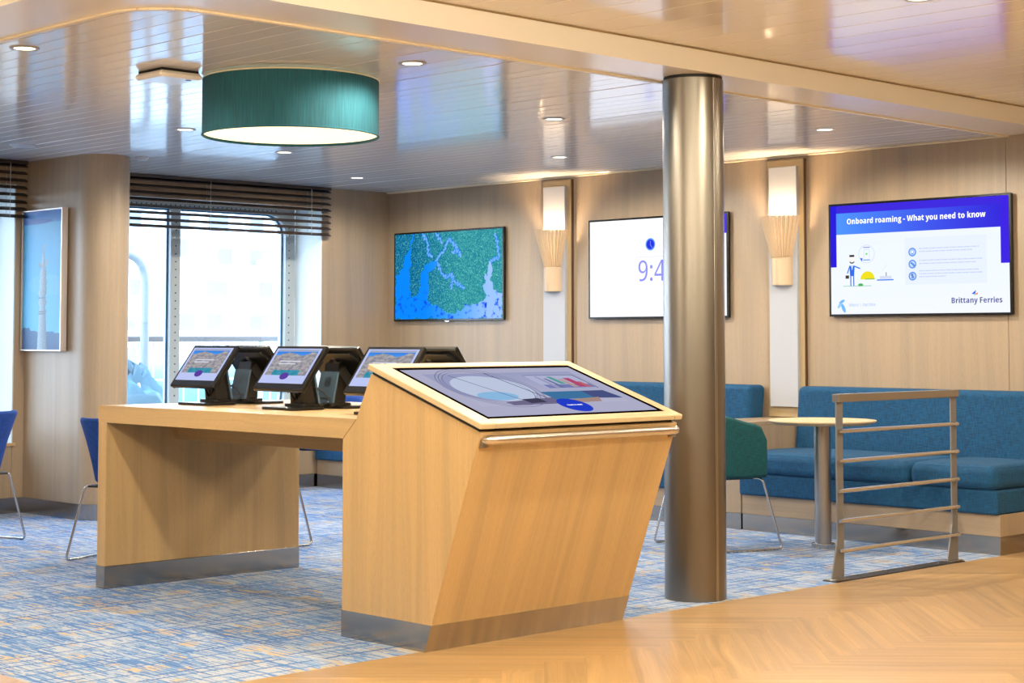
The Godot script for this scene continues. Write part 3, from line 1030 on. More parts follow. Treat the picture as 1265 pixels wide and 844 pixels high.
func build_walls() -> void:
	var wb := setting("wall_back")
	panel("core", M.slab_grey, wb, Vector3(9.335, 0, -11.6), Vector3(9.7, 2.6, 3.4), 0.0)
	var zs := [-11.15, -9.31, -8.97, -7.18, -6.86, -5.4, -3.6, -1.8, 0.0, 1.8, 3.3]
	for i in zs.size() - 1:
		panel("wall_panel", M.oak_wall, wb, Vector3(9.31, 0.0, zs[i] + 0.0012), Vector3(9.34, OUTER + 0.015, zs[i + 1] - 0.0012), 0.0015)
	# window wall with its opening, right-hand part
	var ww := setting("wall_window")
	panel("wall_panel", M.oak_wall, ww, Vector3(8.612, 0, -11.5), Vector3(9.335, 2.56, -11.15))
	panel("header_panel", M.oak_wall, ww, Vector3(6.1, 2.235, -11.5), Vector3(8.61, 2.56, -11.15))
	panel("sill_panel", M.oak_wall, ww, Vector3(6.1, 0, -11.5), Vector3(8.61, 0.46, -11.15))
	panel("reveal_lining", M.white_paint, ww, Vector3(8.604, 0.46, -11.50), Vector3(8.613, 2.236, -11.148), 0.001)
	panel("reveal_lining", M.white_paint, ww, Vector3(6.1, 0.455, -11.50), Vector3(8.604, 0.466, -11.15), 0.001)
	# the rounded pier with the picture
	var pr := PackedVector2Array()
	for i in 17:
		var t := PI * (1.0 - i / 16.0)
		pr.append(Vector2(6.055 + 0.175 * cos(t), -10.215 + 0.165 * sin(t)))
	var pts := []
	for k in 2:
		var row := PackedVector3Array()
		row.append(Vector3(5.86, k * (CEIL + 0.02), -11.3))
		row.append(Vector3(5.865, k * (CEIL + 0.02), -10.9))
		row.append(Vector3(5.875, k * (CEIL + 0.02), -10.5))
		for q in pr:
			row.append(Vector3(q.x, k * (CEIL + 0.02), q.y))
		row.append(Vector3(6.235, k * (CEIL + 0.02), -11.3))
		pts.append(row)
	var pm := MB.new()
	pm.grid(pts, false, false)
	obj("pier", pm, M.oak_wall, ww)
	var wl := setting("wall_left")
	panel("wall_panel", M.oak_wall, wl, Vector3(5.782, 0, -11.3), Vector3(5.90, 2.56, -10.9))
	panel("header_panel", M.oak_wall, wl, Vector3(3.5, 2.235, -11.3), Vector3(5.78, 2.56, -10.9))
	panel("sill_panel", M.oak_wall, wl, Vector3(3.5, 0, -11.3), Vector3(5.78, 0.47, -10.9))
	panel("wall_panel", M.oak_wall, wl, Vector3(-2.5, 0, -11.3), Vector3(3.5, 2.56, -10.9))
	panel("sill_board", M.oak, wl, Vector3(3.5, 0.455, -10.92), Vector3(5.80, 0.475, -10.88))
	panel("reveal_lining", M.white_paint, wl, Vector3(5.775, 0.47, -11.3), Vector3(5.785, 2.24, -10.898), 0.001)
	var wn := setting("wall_near")
	panel("core", M.oak_wall, wn, Vector3(-2.6, 0, 3.3), Vector3(9.7, 2.6, 3.5), 0.0)
	var wp := setting("wall_port")
	panel("core", M.oak_wall, wp, Vector3(-2.7, 0, -11.3), Vector3(-2.5, 2.6, 3.4), 0.0)
	# skirtings
	var b1 := setting("baseboard_window")
	panel("skirting", M.steel_skirt, b1, Vector3(6.23, 0, -11.15), Vector3(8.6, 0.105, -11.14), 0.001)
	var b2 := setting("baseboard_pier")
	var sk := []
	for k in 2:
		var row := PackedVector3Array()
		row.append(Vector3(5.856, 0.105 * k, -10.9))
		row.append(Vector3(5.866, 0.105 * k, -10.5))
		for q in pr:
			row.append(Vector3(6.055 + (q.x - 6.055) * 1.05, 0.105 * k, -10.215 + (q.y + 10.215) * 1.05))
		row.append(Vector3(6.244, 0.105 * k, -11.15))
		sk.append(row)
	var sm := MB.new()
	sm.grid(sk, false, false)
	obj("skirting", sm, M.steel_skirt, b2)
	var b3 := setting("baseboard_left")
	panel("skirting", M.steel_skirt, b3, Vector3(3.02, 0, -10.9), Vector3(5.86, 0.105, -10.89), 0.001)
	var b4 := setting("baseboard_back")
	panel("skirting", M.steel_skirt, b4, Vector3(9.30, 0, -5.02), Vector3(9.312, 0.105, 3.3), 0.001)

func pane_frame(a: MB, x0: float, x1: float, y0: float, y1: float, inset: Array, z0: float, z1: float, r: float) -> void:
	# a flat plate with one rounded opening
	var inner := rounded_rect(inset[0], inset[1], inset[2], inset[3], r, 7)
	var rows := []
	for q in inner:
		var c := Vector2((inset[0] + inset[1]) / 2, (inset[2] + inset[3]) / 2)
		var d := q - c
		var sx: float = (x1 - c.x) / absf(d.x) if d.x > 0 else (c.x - x0) / maxf(absf(d.x), 1e-5)
		var sy: float = (y1 - c.y) / absf(d.y) if d.y > 0 else (c.y - y0) / maxf(absf(d.y), 1e-5)
		rows.append([q, c + d * minf(sx, sy)])
	var n := rows.size()
	var corners := [Vector2(x1, y1), Vector2(x0, y1), Vector2(x0, y0), Vector2(x1, y0)]
	for i in n:
		var A: Array = rows[i]
		var B: Array = rows[(i + 1) % n]
		for zz in [[z1, 1.0], [z0, -1.0]]:
			var z: float = zz[0]
			var o := Vector3(0, 0, zz[1])
			a.quad(Vector3(A[0].x, A[0].y, z), Vector3(B[0].x, B[0].y, z), Vector3(B[1].x, B[1].y, z), Vector3(A[1].x, A[1].y, z), o)
			for c in corners:
				if absf(A[1].x - B[1].x) > 1e-4 and absf(A[1].y - B[1].y) > 1e-4 and (absf(c.x - A[1].x) < 1e-3 or absf(c.y - A[1].y) < 1e-3) and (absf(c.x - B[1].x) < 1e-3 or absf(c.y - B[1].y) < 1e-3):
					a.flat(Vector3(A[1].x, A[1].y, z), Vector3(B[1].x, B[1].y, z), Vector3(c.x, c.y, z), o)
		var mid: Vector2 = Vector2((inset[0] + inset[1]) / 2, (inset[2] + inset[3]) / 2) - A[0]
		a.quad(Vector3(A[0].x, A[0].y, z0), Vector3(B[0].x, B[0].y, z0), Vector3(B[0].x, B[0].y, z1), Vector3(A[0].x, A[0].y, z1), Vector3(mid.x, mid.y, 0))

func make_window(called: String, s: Array, mull: Array, y0: float, y1: float, z: float) -> void:
	var w := setting(called)
	var f := MB.new()
	var bolts := MB.new()
	pane_frame(f, s[0], s[1], y0, y1, [s[2], s[3], y0 + 0.10, y1 - 0.055], z - 0.10, z, 0.17)
	obj("window_frame", f, M.frame_paint, w)
	panel("mullion", M.frame_paint, w, Vector3(mull[0], y0 + 0.1, z - 0.098), Vector3(mull[1], y1 - 0.055, z - 0.002), 0.004)
	var whole := rounded_rect(s[2] - 0.01, s[3] + 0.01, y0 + 0.09, y1 - 0.045, 0.17)
	for k in 2:
		var half := PackedVector2Array([Vector2(s[2] - 1, y0), Vector2(mull[0] + 0.01, y0), Vector2(mull[0] + 0.01, y1), Vector2(s[2] - 1, y1)])
		if k == 1:
			half = PackedVector2Array([Vector2(mull[1] - 0.01, y0), Vector2(s[3] + 1, y0), Vector2(s[3] + 1, y1), Vector2(mull[1] - 0.01, y1)])
		for piece in Geometry2D.intersect_polygons(whole, half):
			var g := MB.new()
			g.prism(piece, z - 0.060, z - 0.052, Vector3(1, 0, 0), Vector3(0, 1, 0), Vector3(0, 0, 1))
			obj("pane", g, M.glass, w)
	var gs := MB.new()
	var loop := PackedVector3Array()
	for q in rounded_rect(s[2] + 0.004, s[3] - 0.004, y0 + 0.104, y1 - 0.059, 0.168, 8):
		loop.append(Vector3(q.x, q.y, z - 0.044))
	gs.tube(loop, 0.009, 8, true)
	obj("gasket", gs, M.gasket, w)
	var gm := MB.new()
	for x in [mull[0] - 0.006, mull[1] + 0.006]:
		gm.tube(PackedVector3Array([Vector3(x, y0 + 0.1, z - 0.044), Vector3(x, y1 - 0.06, z - 0.044)]), 0.008, 8)
	stuff(obj("gasket", gm, M.gasket, w))
	for k in 26:
		var yy := lerpf(y0 + 0.16, y1 - 0.1, k / 25.0)
		for xx in [s[2] - 0.035, (mull[0] + mull[1]) / 2, s[3] + 0.035]:
			bolts.box(Vector3(xx - 0.005, yy - 0.005, z - 0.004), Vector3(xx + 0.005, yy + 0.005, z + 0.004), 0.001)
	for k in 46:
		var xx := lerpf(s[2] + 0.1, s[3] - 0.1, k / 45.0)
		bolts.box(Vector3(xx - 0.005, y1 - 0.032, z - 0.002), Vector3(xx + 0.005, y1 - 0.022, z + 0.004), 0.001)
	stuff(obj("bolt", bolts, M.slate, w))

func build_windows() -> void:
	make_window("window_1", [6.0, 8.604, 6.35, 8.51], [7.415, 7.505], 0.46, 2.245, -11.5)
	make_window("window_2", [3.5, 5.775, 3.6, 5.69], [4.61, 4.70], 0.46, 2.245, -11.2)
	make_blind("wooden_blind", 6.26, 8.655, -11.105, "dark wooden slatted blind half drawn over the wide window behind the ordering terminals", [7.492, 8.453, 6.6])
	make_blind("wooden_blind", 3.42, 5.835, -10.855, "dark wooden slatted blind at the window left of the framed spire picture", [5.703, 4.7, 3.7])

func make_blind(called: String, x0: float, x1: float, z: float, label: String, cords: Array) -> void:
	var o := thing(called, label, "blind", Vector3(0, 0, z), 0.0, "dark slatted window blinds")
	var n := 8
	for k in n:
		var y := 2.365 - k * 0.0495
		var a := MB.new()
		a.grain = Vector3(1, 0, 0)
		a.off = Vector2(rng.randf(), rng.randf())
		a.box(Vector3(x0, -0.004, -0.025), Vector3(x1, 0.004, 0.025), 0.002, Transform3D(Basis(Vector3(1, 0, 0), 0.42 + rng.randf_range(-0.03, 0.03)), Vector3(0, y, 0)))
		obj("slat", a, M.blind_wood, o)
	panel("head_rail", M.blind_wood, o, Vector3(x0, 2.375, -0.024), Vector3(x1, 2.399, 0.024), 0.002, Vector3(1, 0, 0))
	for x in cords:
		var c := MB.new()
		for zz in [-0.027, 0.027]:
			c.tube(PackedVector3Array([Vector3(x, 2.38, zz), Vector3(x, 2.012, zz)]), 0.0022, 6)
		obj("cord", c, M.cord_white, o)

# ---------------------------------------------------------------- furniture
func build_kiosk() -> void:
	var x0 := 4.37
	var x1 := 5.475
	var o := thing("touchscreen_kiosk", "oak kiosk with sloping touch screen and steel handrail at the end of the long counter", "kiosk", Vector3(x0, 0, -5.0))
	# side profile in (z, y) relative to z = -5.0
	var prof := PackedVector2Array([Vector2(-0.513, 0.105), Vector2(-0.513, 0.787), Vector2(-0.428, 0.866), Vector2(-0.336, 1.046), Vector2(0.298, 0.840), Vector2(0.027, 0.105)])
	var w := x1 - x0
	var a := MB.new()
	a.off = Vector2(0.3, 0.2)
	a.prism(prof, 0.0, w, Vector3(0, 0, 1), Vector3(0, 1, 0), Vector3(1, 0, 0))
	obj("body", a, M.oak, o)
	# mitre line where the counter meets the side
	var ml := MB.new()
	ml.prism(PackedVector2Array([Vector2(-0.5125, 0.786), Vector2(-0.4275, 0.865), Vector2(-0.4265, 0.864), Vector2(-0.5115, 0.785)]), -0.0006, 0.0, Vector3(0, 0, 1), Vector3(0, 1, 0), Vector3(1, 0, 0))
	obj("joint", ml, M.dark_gap, o)
	var s := MB.new()
	s.prism(PackedVector2Array([Vector2(-0.515, 0.0), Vector2(-0.515, 0.105), Vector2(0.029, 0.105), Vector2(-0.010, 0.0)]), -0.002, w + 0.002, Vector3(0, 0, 1), Vector3(0, 1, 0), Vector3(1, 0, 0))
	obj("skirting", s, M.steel_skirt, o)
	var pa := Vector2(-0.333, 1.087)
	var pb := Vector2(0.322, 0.873)
	var d := (pb - pa).normalized()
	var up := Vector2(-d.y, d.x)
	if up.y < 0:
		up = -up
	var P := func(x: float, along: float, lift: float) -> Vector3:
		var q := pa + d * along + up * lift
		return Vector3(x, q.y, q.x)
	var L := (pb - pa).length()
	var g := MB.new()
	g.box(Vector3(0.006, -0.044, 0.012), Vector3(w - 0.012, -0.02, L - 0.03), 0.0, Transform3D(Basis(Vector3(1, 0, 0), Vector3(0, up.y, up.x), Vector3(0, d.y, d.x)), Vector3(0, pa.y, pa.x)))
	obj("shadow_gap", g, M.black_matt, o)
	var bz := Basis(Vector3(1, 0, 0), Vector3(0, up.y, up.x), Vector3(0, d.y, d.x))
	var xf := Transform3D(bz, Vector3(0, pa.y, pa.x))
	var fx0 := -0.018
	var fx1 := w + 0.012
	var parts := [[fx0, 0.062, 0.0, L], [w - 0.038, fx1, 0.0, L], [0.062, w - 0.038, 0.0, 0.046], [0.062, w - 0.038, L - 0.052, L]]
	for q in parts:
		var f := MB.new()
		f.grain = bz * (Vector3(0, 0, 1) if q[3] - q[2] > 0.1 else Vector3(1, 0, 0))
		f.off = Vector2(rng.randf(), rng.randf())
		f.box(Vector3(q[0], -0.022, q[2]), Vector3(q[1], 0.0, q[3]), 0.003, xf)
		obj("frame_rail", f, M.oak_pale, o)
	var bez := MB.new()
	bez.box(Vector3(0.058, -0.02, 0.042), Vector3(w - 0.034, -0.004, L - 0.048), 0.001, xf)
	obj("bezel", bez, M.black_flat, o)
	var sc := MB.new()
	var m := 0.026
	sc.pic(P.call(0.062 + m, 0.046 + m, -0.0035), P.call(w - 0.038 - m, 0.046 + m, -0.0035), P.call(w - 0.038 - m, L - 0.052 - m, -0.0035), P.call(0.062 + m, L - 0.052 - m, -0.0035), Vector3(0, up.y, up.x))
	obj("screen", sc, M.cabin, o)
	text("Touch to start", o, P.call(0.062 + m + 372.0 / 640.0 * (w - 0.1 - 2 * m), 0.046 + m + 300.0 / 360.0 * (L - 0.098 - 2 * m), -0.0028), 0.085, M.ink_white, Basis(Vector3(1, 0, 0), Vector3(0, -d.y, -d.x), Vector3(0, up.y, up.x)), 700)
	# handrail: a bent steel tube in front of the slanting face
	var yy := 0.812
	var zf := 0.322
	var hp := fillet([Vector3(0.03, yy, 0.24), Vector3(0.03, yy, zf), Vector3(w - 0.015, yy, zf), Vector3(w - 0.015, yy, 0.24)], 0.075, 10)
	var h := MB.new()
	h.tube(hp, 0.0175, 20)
	obj("handrail", h, M.steel_bright, o)
	for x in [0.03, w - 0.015]:
		var r := MB.new()
		r.box(Vector3(x - 0.02, yy - 0.03, 0.262), Vector3(x + 0.02, yy + 0.02, 0.292), 0.003)
		obj("bracket", r, M.steel_plain, o)

func build_counter() -> void:
	var x0 := 4.37
	var x1 := 5.515
	var za := -7.39
	var zb := -5.5135
	var o := thing("ordering_counter", "long oak counter carrying the row of ordering terminals, joined to the kiosk", "counter", Vector3(x0, 0, za))
	var w := x1 - x0
	var l := zb - za
	var ct := MB.new()
	ct.grain = Vector3(0, 0, 1)
	ct.prism(PackedVector2Array([Vector2(0, 0.786), Vector2(l, 0.786), Vector2(l + 0.0848, 0.866), Vector2(0, 0.866)]), 0.0, w, Vector3(0, 0, 1), Vector3(0, 1, 0), Vector3(1, 0, 0))
	obj("counter_top", ct, M.oak, o)
	panel("end_panel", M.oak, o, Vector3(0, 0.105, 0), Vector3(w, 0.786, 0.07), 0.002)
	panel("skirting", M.steel_skirt, o, Vector3(-0.002, 0, -0.002), Vector3(w + 0.002, 0.105, 0.072), 0.001)
	panel("apron", M.oak, o, Vector3(0.39, 0.692, 0.07), Vector3(0.41, 0.786, l), 0.002, Vector3(0, 0, 1))
	panel("apron", M.oak, o, Vector3(w - 0.41, 0.692, 0.07), Vector3(w - 0.39, 0.786, l), 0.002, Vector3(0, 0, 1))
	panel("edge_strip", M.oak_pale, o, Vector3(0.0, 0.8662, 0), Vector3(0.0022, 0.8666, l), 0.0)

func make_terminal() -> Node3D:
	# local: the screen faces -x, the base plate lies on y = 0, z is along the counter
	var o := thing("ordering_terminal", "", "touch terminal", Vector3.ZERO, 0.0, "ordering terminals on the counter")
	var b := MB.new()
	b.prism(rounded_rect(-0.19, 0.0, -0.125, 0.125, 0.03), 0.0, 0.012, Vector3(1, 0, 0), Vector3(0, 0, 1), Vector3(0, 1, 0))
	obj("base_plate", b, M.black, o)
	var hub := MB.new()
	hub.prism(rounded_rect(-0.10, 0.035, -0.075, 0.075, 0.03), 0.012, 0.026, Vector3(1, 0, 0), Vector3(0, 0, 1), Vector3(0, 1, 0))
	obj("foot", hub, M.black, o)
	# leaning stand with its slate back plate
	var st := MB.new()
	st.prism(PackedVector2Array([Vector2(-0.070, 0.02), Vector2(0.004, 0.02), Vector2(-0.034, 0.205), Vector2(-0.085, 0.225)]), -0.05, 0.05, Vector3(1, 0, 0), Vector3(0, 1, 0), Vector3(0, 0, 1))
	obj("stand", st, M.black, o)
	var pl := MB.new()
	pl.prism(PackedVector2Array([Vector2(0.004, 0.024), Vector2(0.016, 0.022), Vector2(-0.018, 0.168), Vector2(-0.026, 0.166)]), -0.062, 0.062, Vector3(1, 0, 0), Vector3(0, 1, 0), Vector3(0, 0, 1))
	obj("back_plate", pl, M.slate, o)
	var n := Vector3(0.146, 0.034, 0).normalized()
	var c := Vector3(0.016, 0.022, 0).lerp(Vector3(-0.018, 0.168, 0), 0.68) + n * 0.0006
	var v := Vector3(-0.034, 0.146, 0).normalized()
	var mk := MB.new()
	for q in [[-0.016, -0.016, -0.006, 0.016], [0.006, -0.016, 0.016, 0.016], [-0.006, -0.004, 0.006, 0.004], [-0.020, -0.020, 0.020, -0.018], [-0.020, 0.018, 0.020, 0.020], [-0.020, -0.018, -0.018, 0.018], [0.018, -0.018, 0.020, 0.018]]:
		mk.quad(c + v * q[1] + Vector3(0, 0, q[0]), c + v * q[1] + Vector3(0, 0, q[2]), c + v * q[3] + Vector3(0, 0, q[2]), c + v * q[3] + Vector3(0, 0, q[0]), n)
	obj("emblem", mk, M.slate_mark, o)
	var slot := MB.new()
	var c2 := Vector3(0.016, 0.022, 0).lerp(Vector3(-0.018, 0.168, 0), 0.16) + n * 0.0006
	slot.quad(c2 - v * 0.003 + Vector3(0, 0, -0.05), c2 - v * 0.003 + Vector3(0, 0, 0.05), c2 + v * 0.003 + Vector3(0, 0, 0.05), c2 + v * 0.003 + Vector3(0, 0, -0.05), n)
	obj("slot", slot, M.black, o)
	# head: tilted screen, its lower edge towards the user
	var lo := Vector2(-0.185, 0.096)
	var hi := Vector2(-0.045, 0.288)
	var d := (hi - lo).normalized()
	var nn := Vector2(-d.y, d.x)
	var H := (hi - lo).length()
	var bas := Basis(Vector3(0, 0, 1), Vector3(d.x, d.y, 0), Vector3(nn.x, nn.y, 0))
	var xf := Transform3D(bas, Vector3(lo.x, lo.y, 0))
	var m := MB.new()
	m.box(Vector3(-0.185, -0.006, -0.024), Vector3(0.185, H, 0.0), 0.005, xf)
	obj("monitor", m, M.black, o)
	var bk := MB.new()
	var bp := PackedVector2Array([Vector2(-0.165, 0.02), Vector2(0.165, 0.02), Vector2(0.165, H - 0.06), Vector2(0.13, H - 0.02), Vector2(-0.13, H - 0.02), Vector2(-0.165, H - 0.06)])
	bk.prism(bp, -0.038, -0.02, bas.x, bas.y, bas.z, xf.origin)
	obj("rear_housing", bk, M.black, o)
	var hg := MB.new()
	hg.prism(PackedVector2Array([Vector2(-0.06, 0.05), Vector2(0.06, 0.05), Vector2(0.05, 0.15), Vector2(-0.05, 0.15)]), -0.085, -0.038, bas.x, bas.y, bas.z, xf.origin)
	obj("hinge", hg, M.black_matt, o)
	var em := MB.new()
	em.box(Vector3(-0.012, H - 0.065, -0.0395), Vector3(0.012, H - 0.045, -0.038), 0.0005, xf)
	obj("badge", em, M.chrome, o)
	var sc := MB.new()
	var q := func(x: float, y: float) -> Vector3:
		return xf * Vector3(x, y, 0.0008)
	sc.pic(q.call(-0.166, H - 0.018), q.call(0.166, H - 0.018), q.call(0.166, 0.028), q.call(-0.166, 0.028), bas.z)
	obj("screen", sc, M.landing, o)
	# cables behind
	for k in 3:
		var cb := MB.new()
		var zz := -0.03 + k * 0.03
		cb.tube(fillet([Vector3(-0.07, 0.17, zz), Vector3(-0.105, 0.12, zz * 1.6), Vector3(-0.085 + k * 0.008, 0.06, zz * 0.5), Vector3(-0.06, 0.022, zz)], 0.05, 6), 0.004, 8)
		obj("cable", cb, M.cord_black, o)
	var loop := MB.new()
	loop.tube(fillet([Vector3(-0.02, 0.10, 0.055), Vector3(0.03, 0.075, 0.075), Vector3(0.045, 0.03, 0.09), Vector3(-0.03, 0.018, 0.11)], 0.05, 6), 0.003, 8)
	obj("cable", loop, M.cord_black, o)
	return o

func build_terminals() -> void:
	var proto: Node3D = null
	var where := ["at the pier end of the counter", "in the middle of the counter", "half hidden by the kiosk"]
	for i in 3:
		var z: float = [-7.085, -6.34, -5.63][i]
		var ax: float = 4.915 - 0.0567 * (z + 7.08)
		var lab: String = "black terminal with lit screen facing the open floor, %s" % where[i]
		if i == 2:
			lab = "black terminal with lit screen facing the open floor, half hidden by the sloping kiosk"
		var back: String = ["black terminal seen from behind, nearest the pier, turned to the wall screens", "middle black terminal seen from behind, slate stand plate below, turned to the wall screens", "black terminal seen from behind just above the kiosk screen"][i]
		if proto == null:
			proto = make_terminal()
			proto.position = Vector3(ax - 0.04, 0.8665, z)
			proto.set_meta("label", lab)
		else:
			copy(proto, "ordering_terminal", lab, Vector3(ax - 0.04, 0.8665, z))
		copy(proto, "ordering_terminal", back, Vector3(ax + 0.055, 0.8665, z), PI)

func build_column() -> void:
	var o := thing("metal_column", "brushed steel cylindrical column between the kiosk and the lounge seating", "column", Vector3(6.172, 0, -5.192))
	var a := MB.new()
	a.lathe(PackedVector2Array([Vector2(0.141, 0.0), Vector2(0.141, CEIL - 0.018)]), Vector3.ZERO, 96)
	obj("cladding", a, M.steel, o)
	var s := MB.new()
	var ang := -1.674  # the seam faces the wood floor
	s.box(Vector3(0.1400, 0.0, -0.008), Vector3(0.1435, CEIL - 0.018, 0.008), 0.001, Transform3D(Basis(Vector3.UP, ang), Vector3.ZERO))
	obj("seam_strip", s, M.steel_plain, o)
	var c := MB.new()
	c.lathe(PackedVector2Array([Vector2(0.136, CEIL - 0.02), Vector2(0.136, CEIL - 0.002)]), Vector3.ZERO, 64)
	obj("shadow_gap", c, M.black_matt, o)

func build_railing() -> void:
	var o := thing("steel_railing", "low steel railing with five thin rods standing at the edge of the carpet", "railing", Vector3(7.1, 0, -5.07))
	var w := 1.085
	for x in [0.0, w - 0.052]:
		var p := MB.new()
		p.prism(PackedVector2Array([Vector2(x - 0.05, 0.008), Vector2(x + 0.052, 0.008), Vector2(x + 0.052, 0.874), Vector2(x, 0.874), Vector2(x, 0.20)]), -0.004, 0.004, Vector3(1, 0, 0), Vector3(0, 1, 0), Vector3(0, 0, 1))
		obj("post", p, M.steel_post, o)
		panel("foot", M.steel_plain, o, Vector3(x - 0.055, 0.006, -0.035), Vector3(x + 0.056, 0.012, 0.03), 0.001)
	panel("handrail", M.steel_plain, o, Vector3(-0.002, 0.872, -0.022), Vector3(w + 0.002, 0.912, 0.022), 0.003)
	for k in 5:
		var y := 0.729 - k * 0.1462
		var r := MB.new()
		r.tube(PackedVector3Array([Vector3(0.004, y, 0.013), Vector3(w - 0.004, y, 0.013)]), 0.0105, 10)
		var rod := obj("rod", r, M.chrome, o)
		var e := MB.new()
		e.lathe(PackedVector2Array([Vector2(0.0001, -0.004), Vector2(0.010, -0.004), Vector2(0.012, 0.002), Vector2(0.010, 0.009), Vector2(0.0001, 0.011)]), Vector3.ZERO, 12)
		var em := obj("bolt", e, M.chrome, rod)
		em.transform = Transform3D(Basis(Vector3(1, 0, 0), PI / 2), Vector3(w - 0.028, y, 0.014))
	panel("base_plate", M.steel_dark, o, Vector3(-0.06, 0.0, -0.045), Vector3(w + 0.01, 0.006, 0.038), 0.001)
	for k in 4:
		var b := MB.new()
		b.lathe(PackedVector2Array([Vector2(0.011, 0.006), Vector2(0.010, 0.0095), Vector2(0.0001, 0.0105)]), Vector3.ZERO, 12)
		obj("screw", b, M.steel_dark, o).position = Vector3(0.18 + k * 0.24, 0, 0.0)

func build_sofa(z0: float, z1: float, label: String, round_left := true) -> void:
	var o := thing("banquette", label, "sofa", Vector3(9.31, 0, z0), 0.0, "blue banquettes along the screen wall")
	var l := z1 - z0
	panel("skirting", M.steel_skirt, o, Vector3(-0.752, 0, 0.002), Vector3(-0.02, 0.10, l - 0.002), 0.001)
	panel("plinth", M.oak_wall, o, Vector3(-0.755, 0.10, 0.0), Vector3(-0.02, 0.220, l), 0.002, Vector3(0, 0, 1))
	var u := MB.new()
	u.soft(Vector3(-0.785, 0.220, 0.0), Vector3(-0.15, 0.352, l), 0.014)
	obj("seat_base", u, M.linen_blue, o)
	var n := 2 if l > 1.2 else 1
	var cut := [0.0, 0.69 if z1 > -6.0 else 0.5, 1.0]
	for k in n:
		var c := MB.new()
		c.soft(Vector3(-0.80, 0.346, l * cut[k] + 0.001), Vector3(-0.17, 0.487, l * cut[k + 1] - 0.001), 0.052, Vector3(0.012, 0.012, 0.0))
		obj("seat_cushion", c, M.linen_blue, o)
	var b := MB.new()
	b.soft(Vector3(-0.235, 0.40, 0.004), Vector3(-0.065, 0.876, l - 0.004), 0.035, Vector3(0.01, 0.0, 0.0), 4, Transform3D.IDENTITY, 0.05)
	obj("backrest", b, M.linen_blue, o)

func build_console(z0: float, z1: float, label: String) -> void:
	var o := thing("side_console", label, "console", Vector3(9.31, 0, z0), 0.0, "oak consoles between the banquettes")
	var l := z1 - z0
	panel("body", M.oak_wall, o, Vector3(-0.76, 0.10, 0), Vector3(-0.02, 0.64, l))
	panel("top", M.oak_wall, o, Vector3(-0.765, 0.64, -0.002), Vector3(-0.02, 0.662, l + 0.002), 0.002, Vector3(0, 0, 1))
	panel("skirting", M.steel_skirt, o, Vector3(-0.757, 0, 0.002), Vector3(-0.02, 0.10, l - 0.002), 0.001)

func build_round_table() -> void:
	var o := thing("round_table", "small round pale oak table on a steel pedestal behind the railing", "table", Vector3(8.165, 0, -5.925))
	var t := MB.new()
	t.grain = Vector3(0, 0, 1)
	t.lathe(PackedVector2Array([Vector2(0.0001, 0.697), Vector2(0.26, 0.697), Vector2(0.298, 0.709), Vector2(0.306, 0.716), Vector2(0.304, 0.722), Vector2(0.0001, 0.723)]), Vector3.ZERO, 64)
	obj("tabletop", t, M.oak_pale, o)
	var p := MB.new()
	p.lathe(PackedVector2Array([Vector2(0.047, 0.02), Vector2(0.047, 0.697)]), Vector3.ZERO, 40)
	obj("pedestal", p, M.steel_plain, o)
	var b := MB.new()
	b.lathe(PackedVector2Array([Vector2(0.067, 0.0), Vector2(0.067, 0.022), Vector2(0.063, 0.027), Vector2(0.047, 0.028)]), Vector3.ZERO, 40)
	obj("base", b, M.chrome, o)

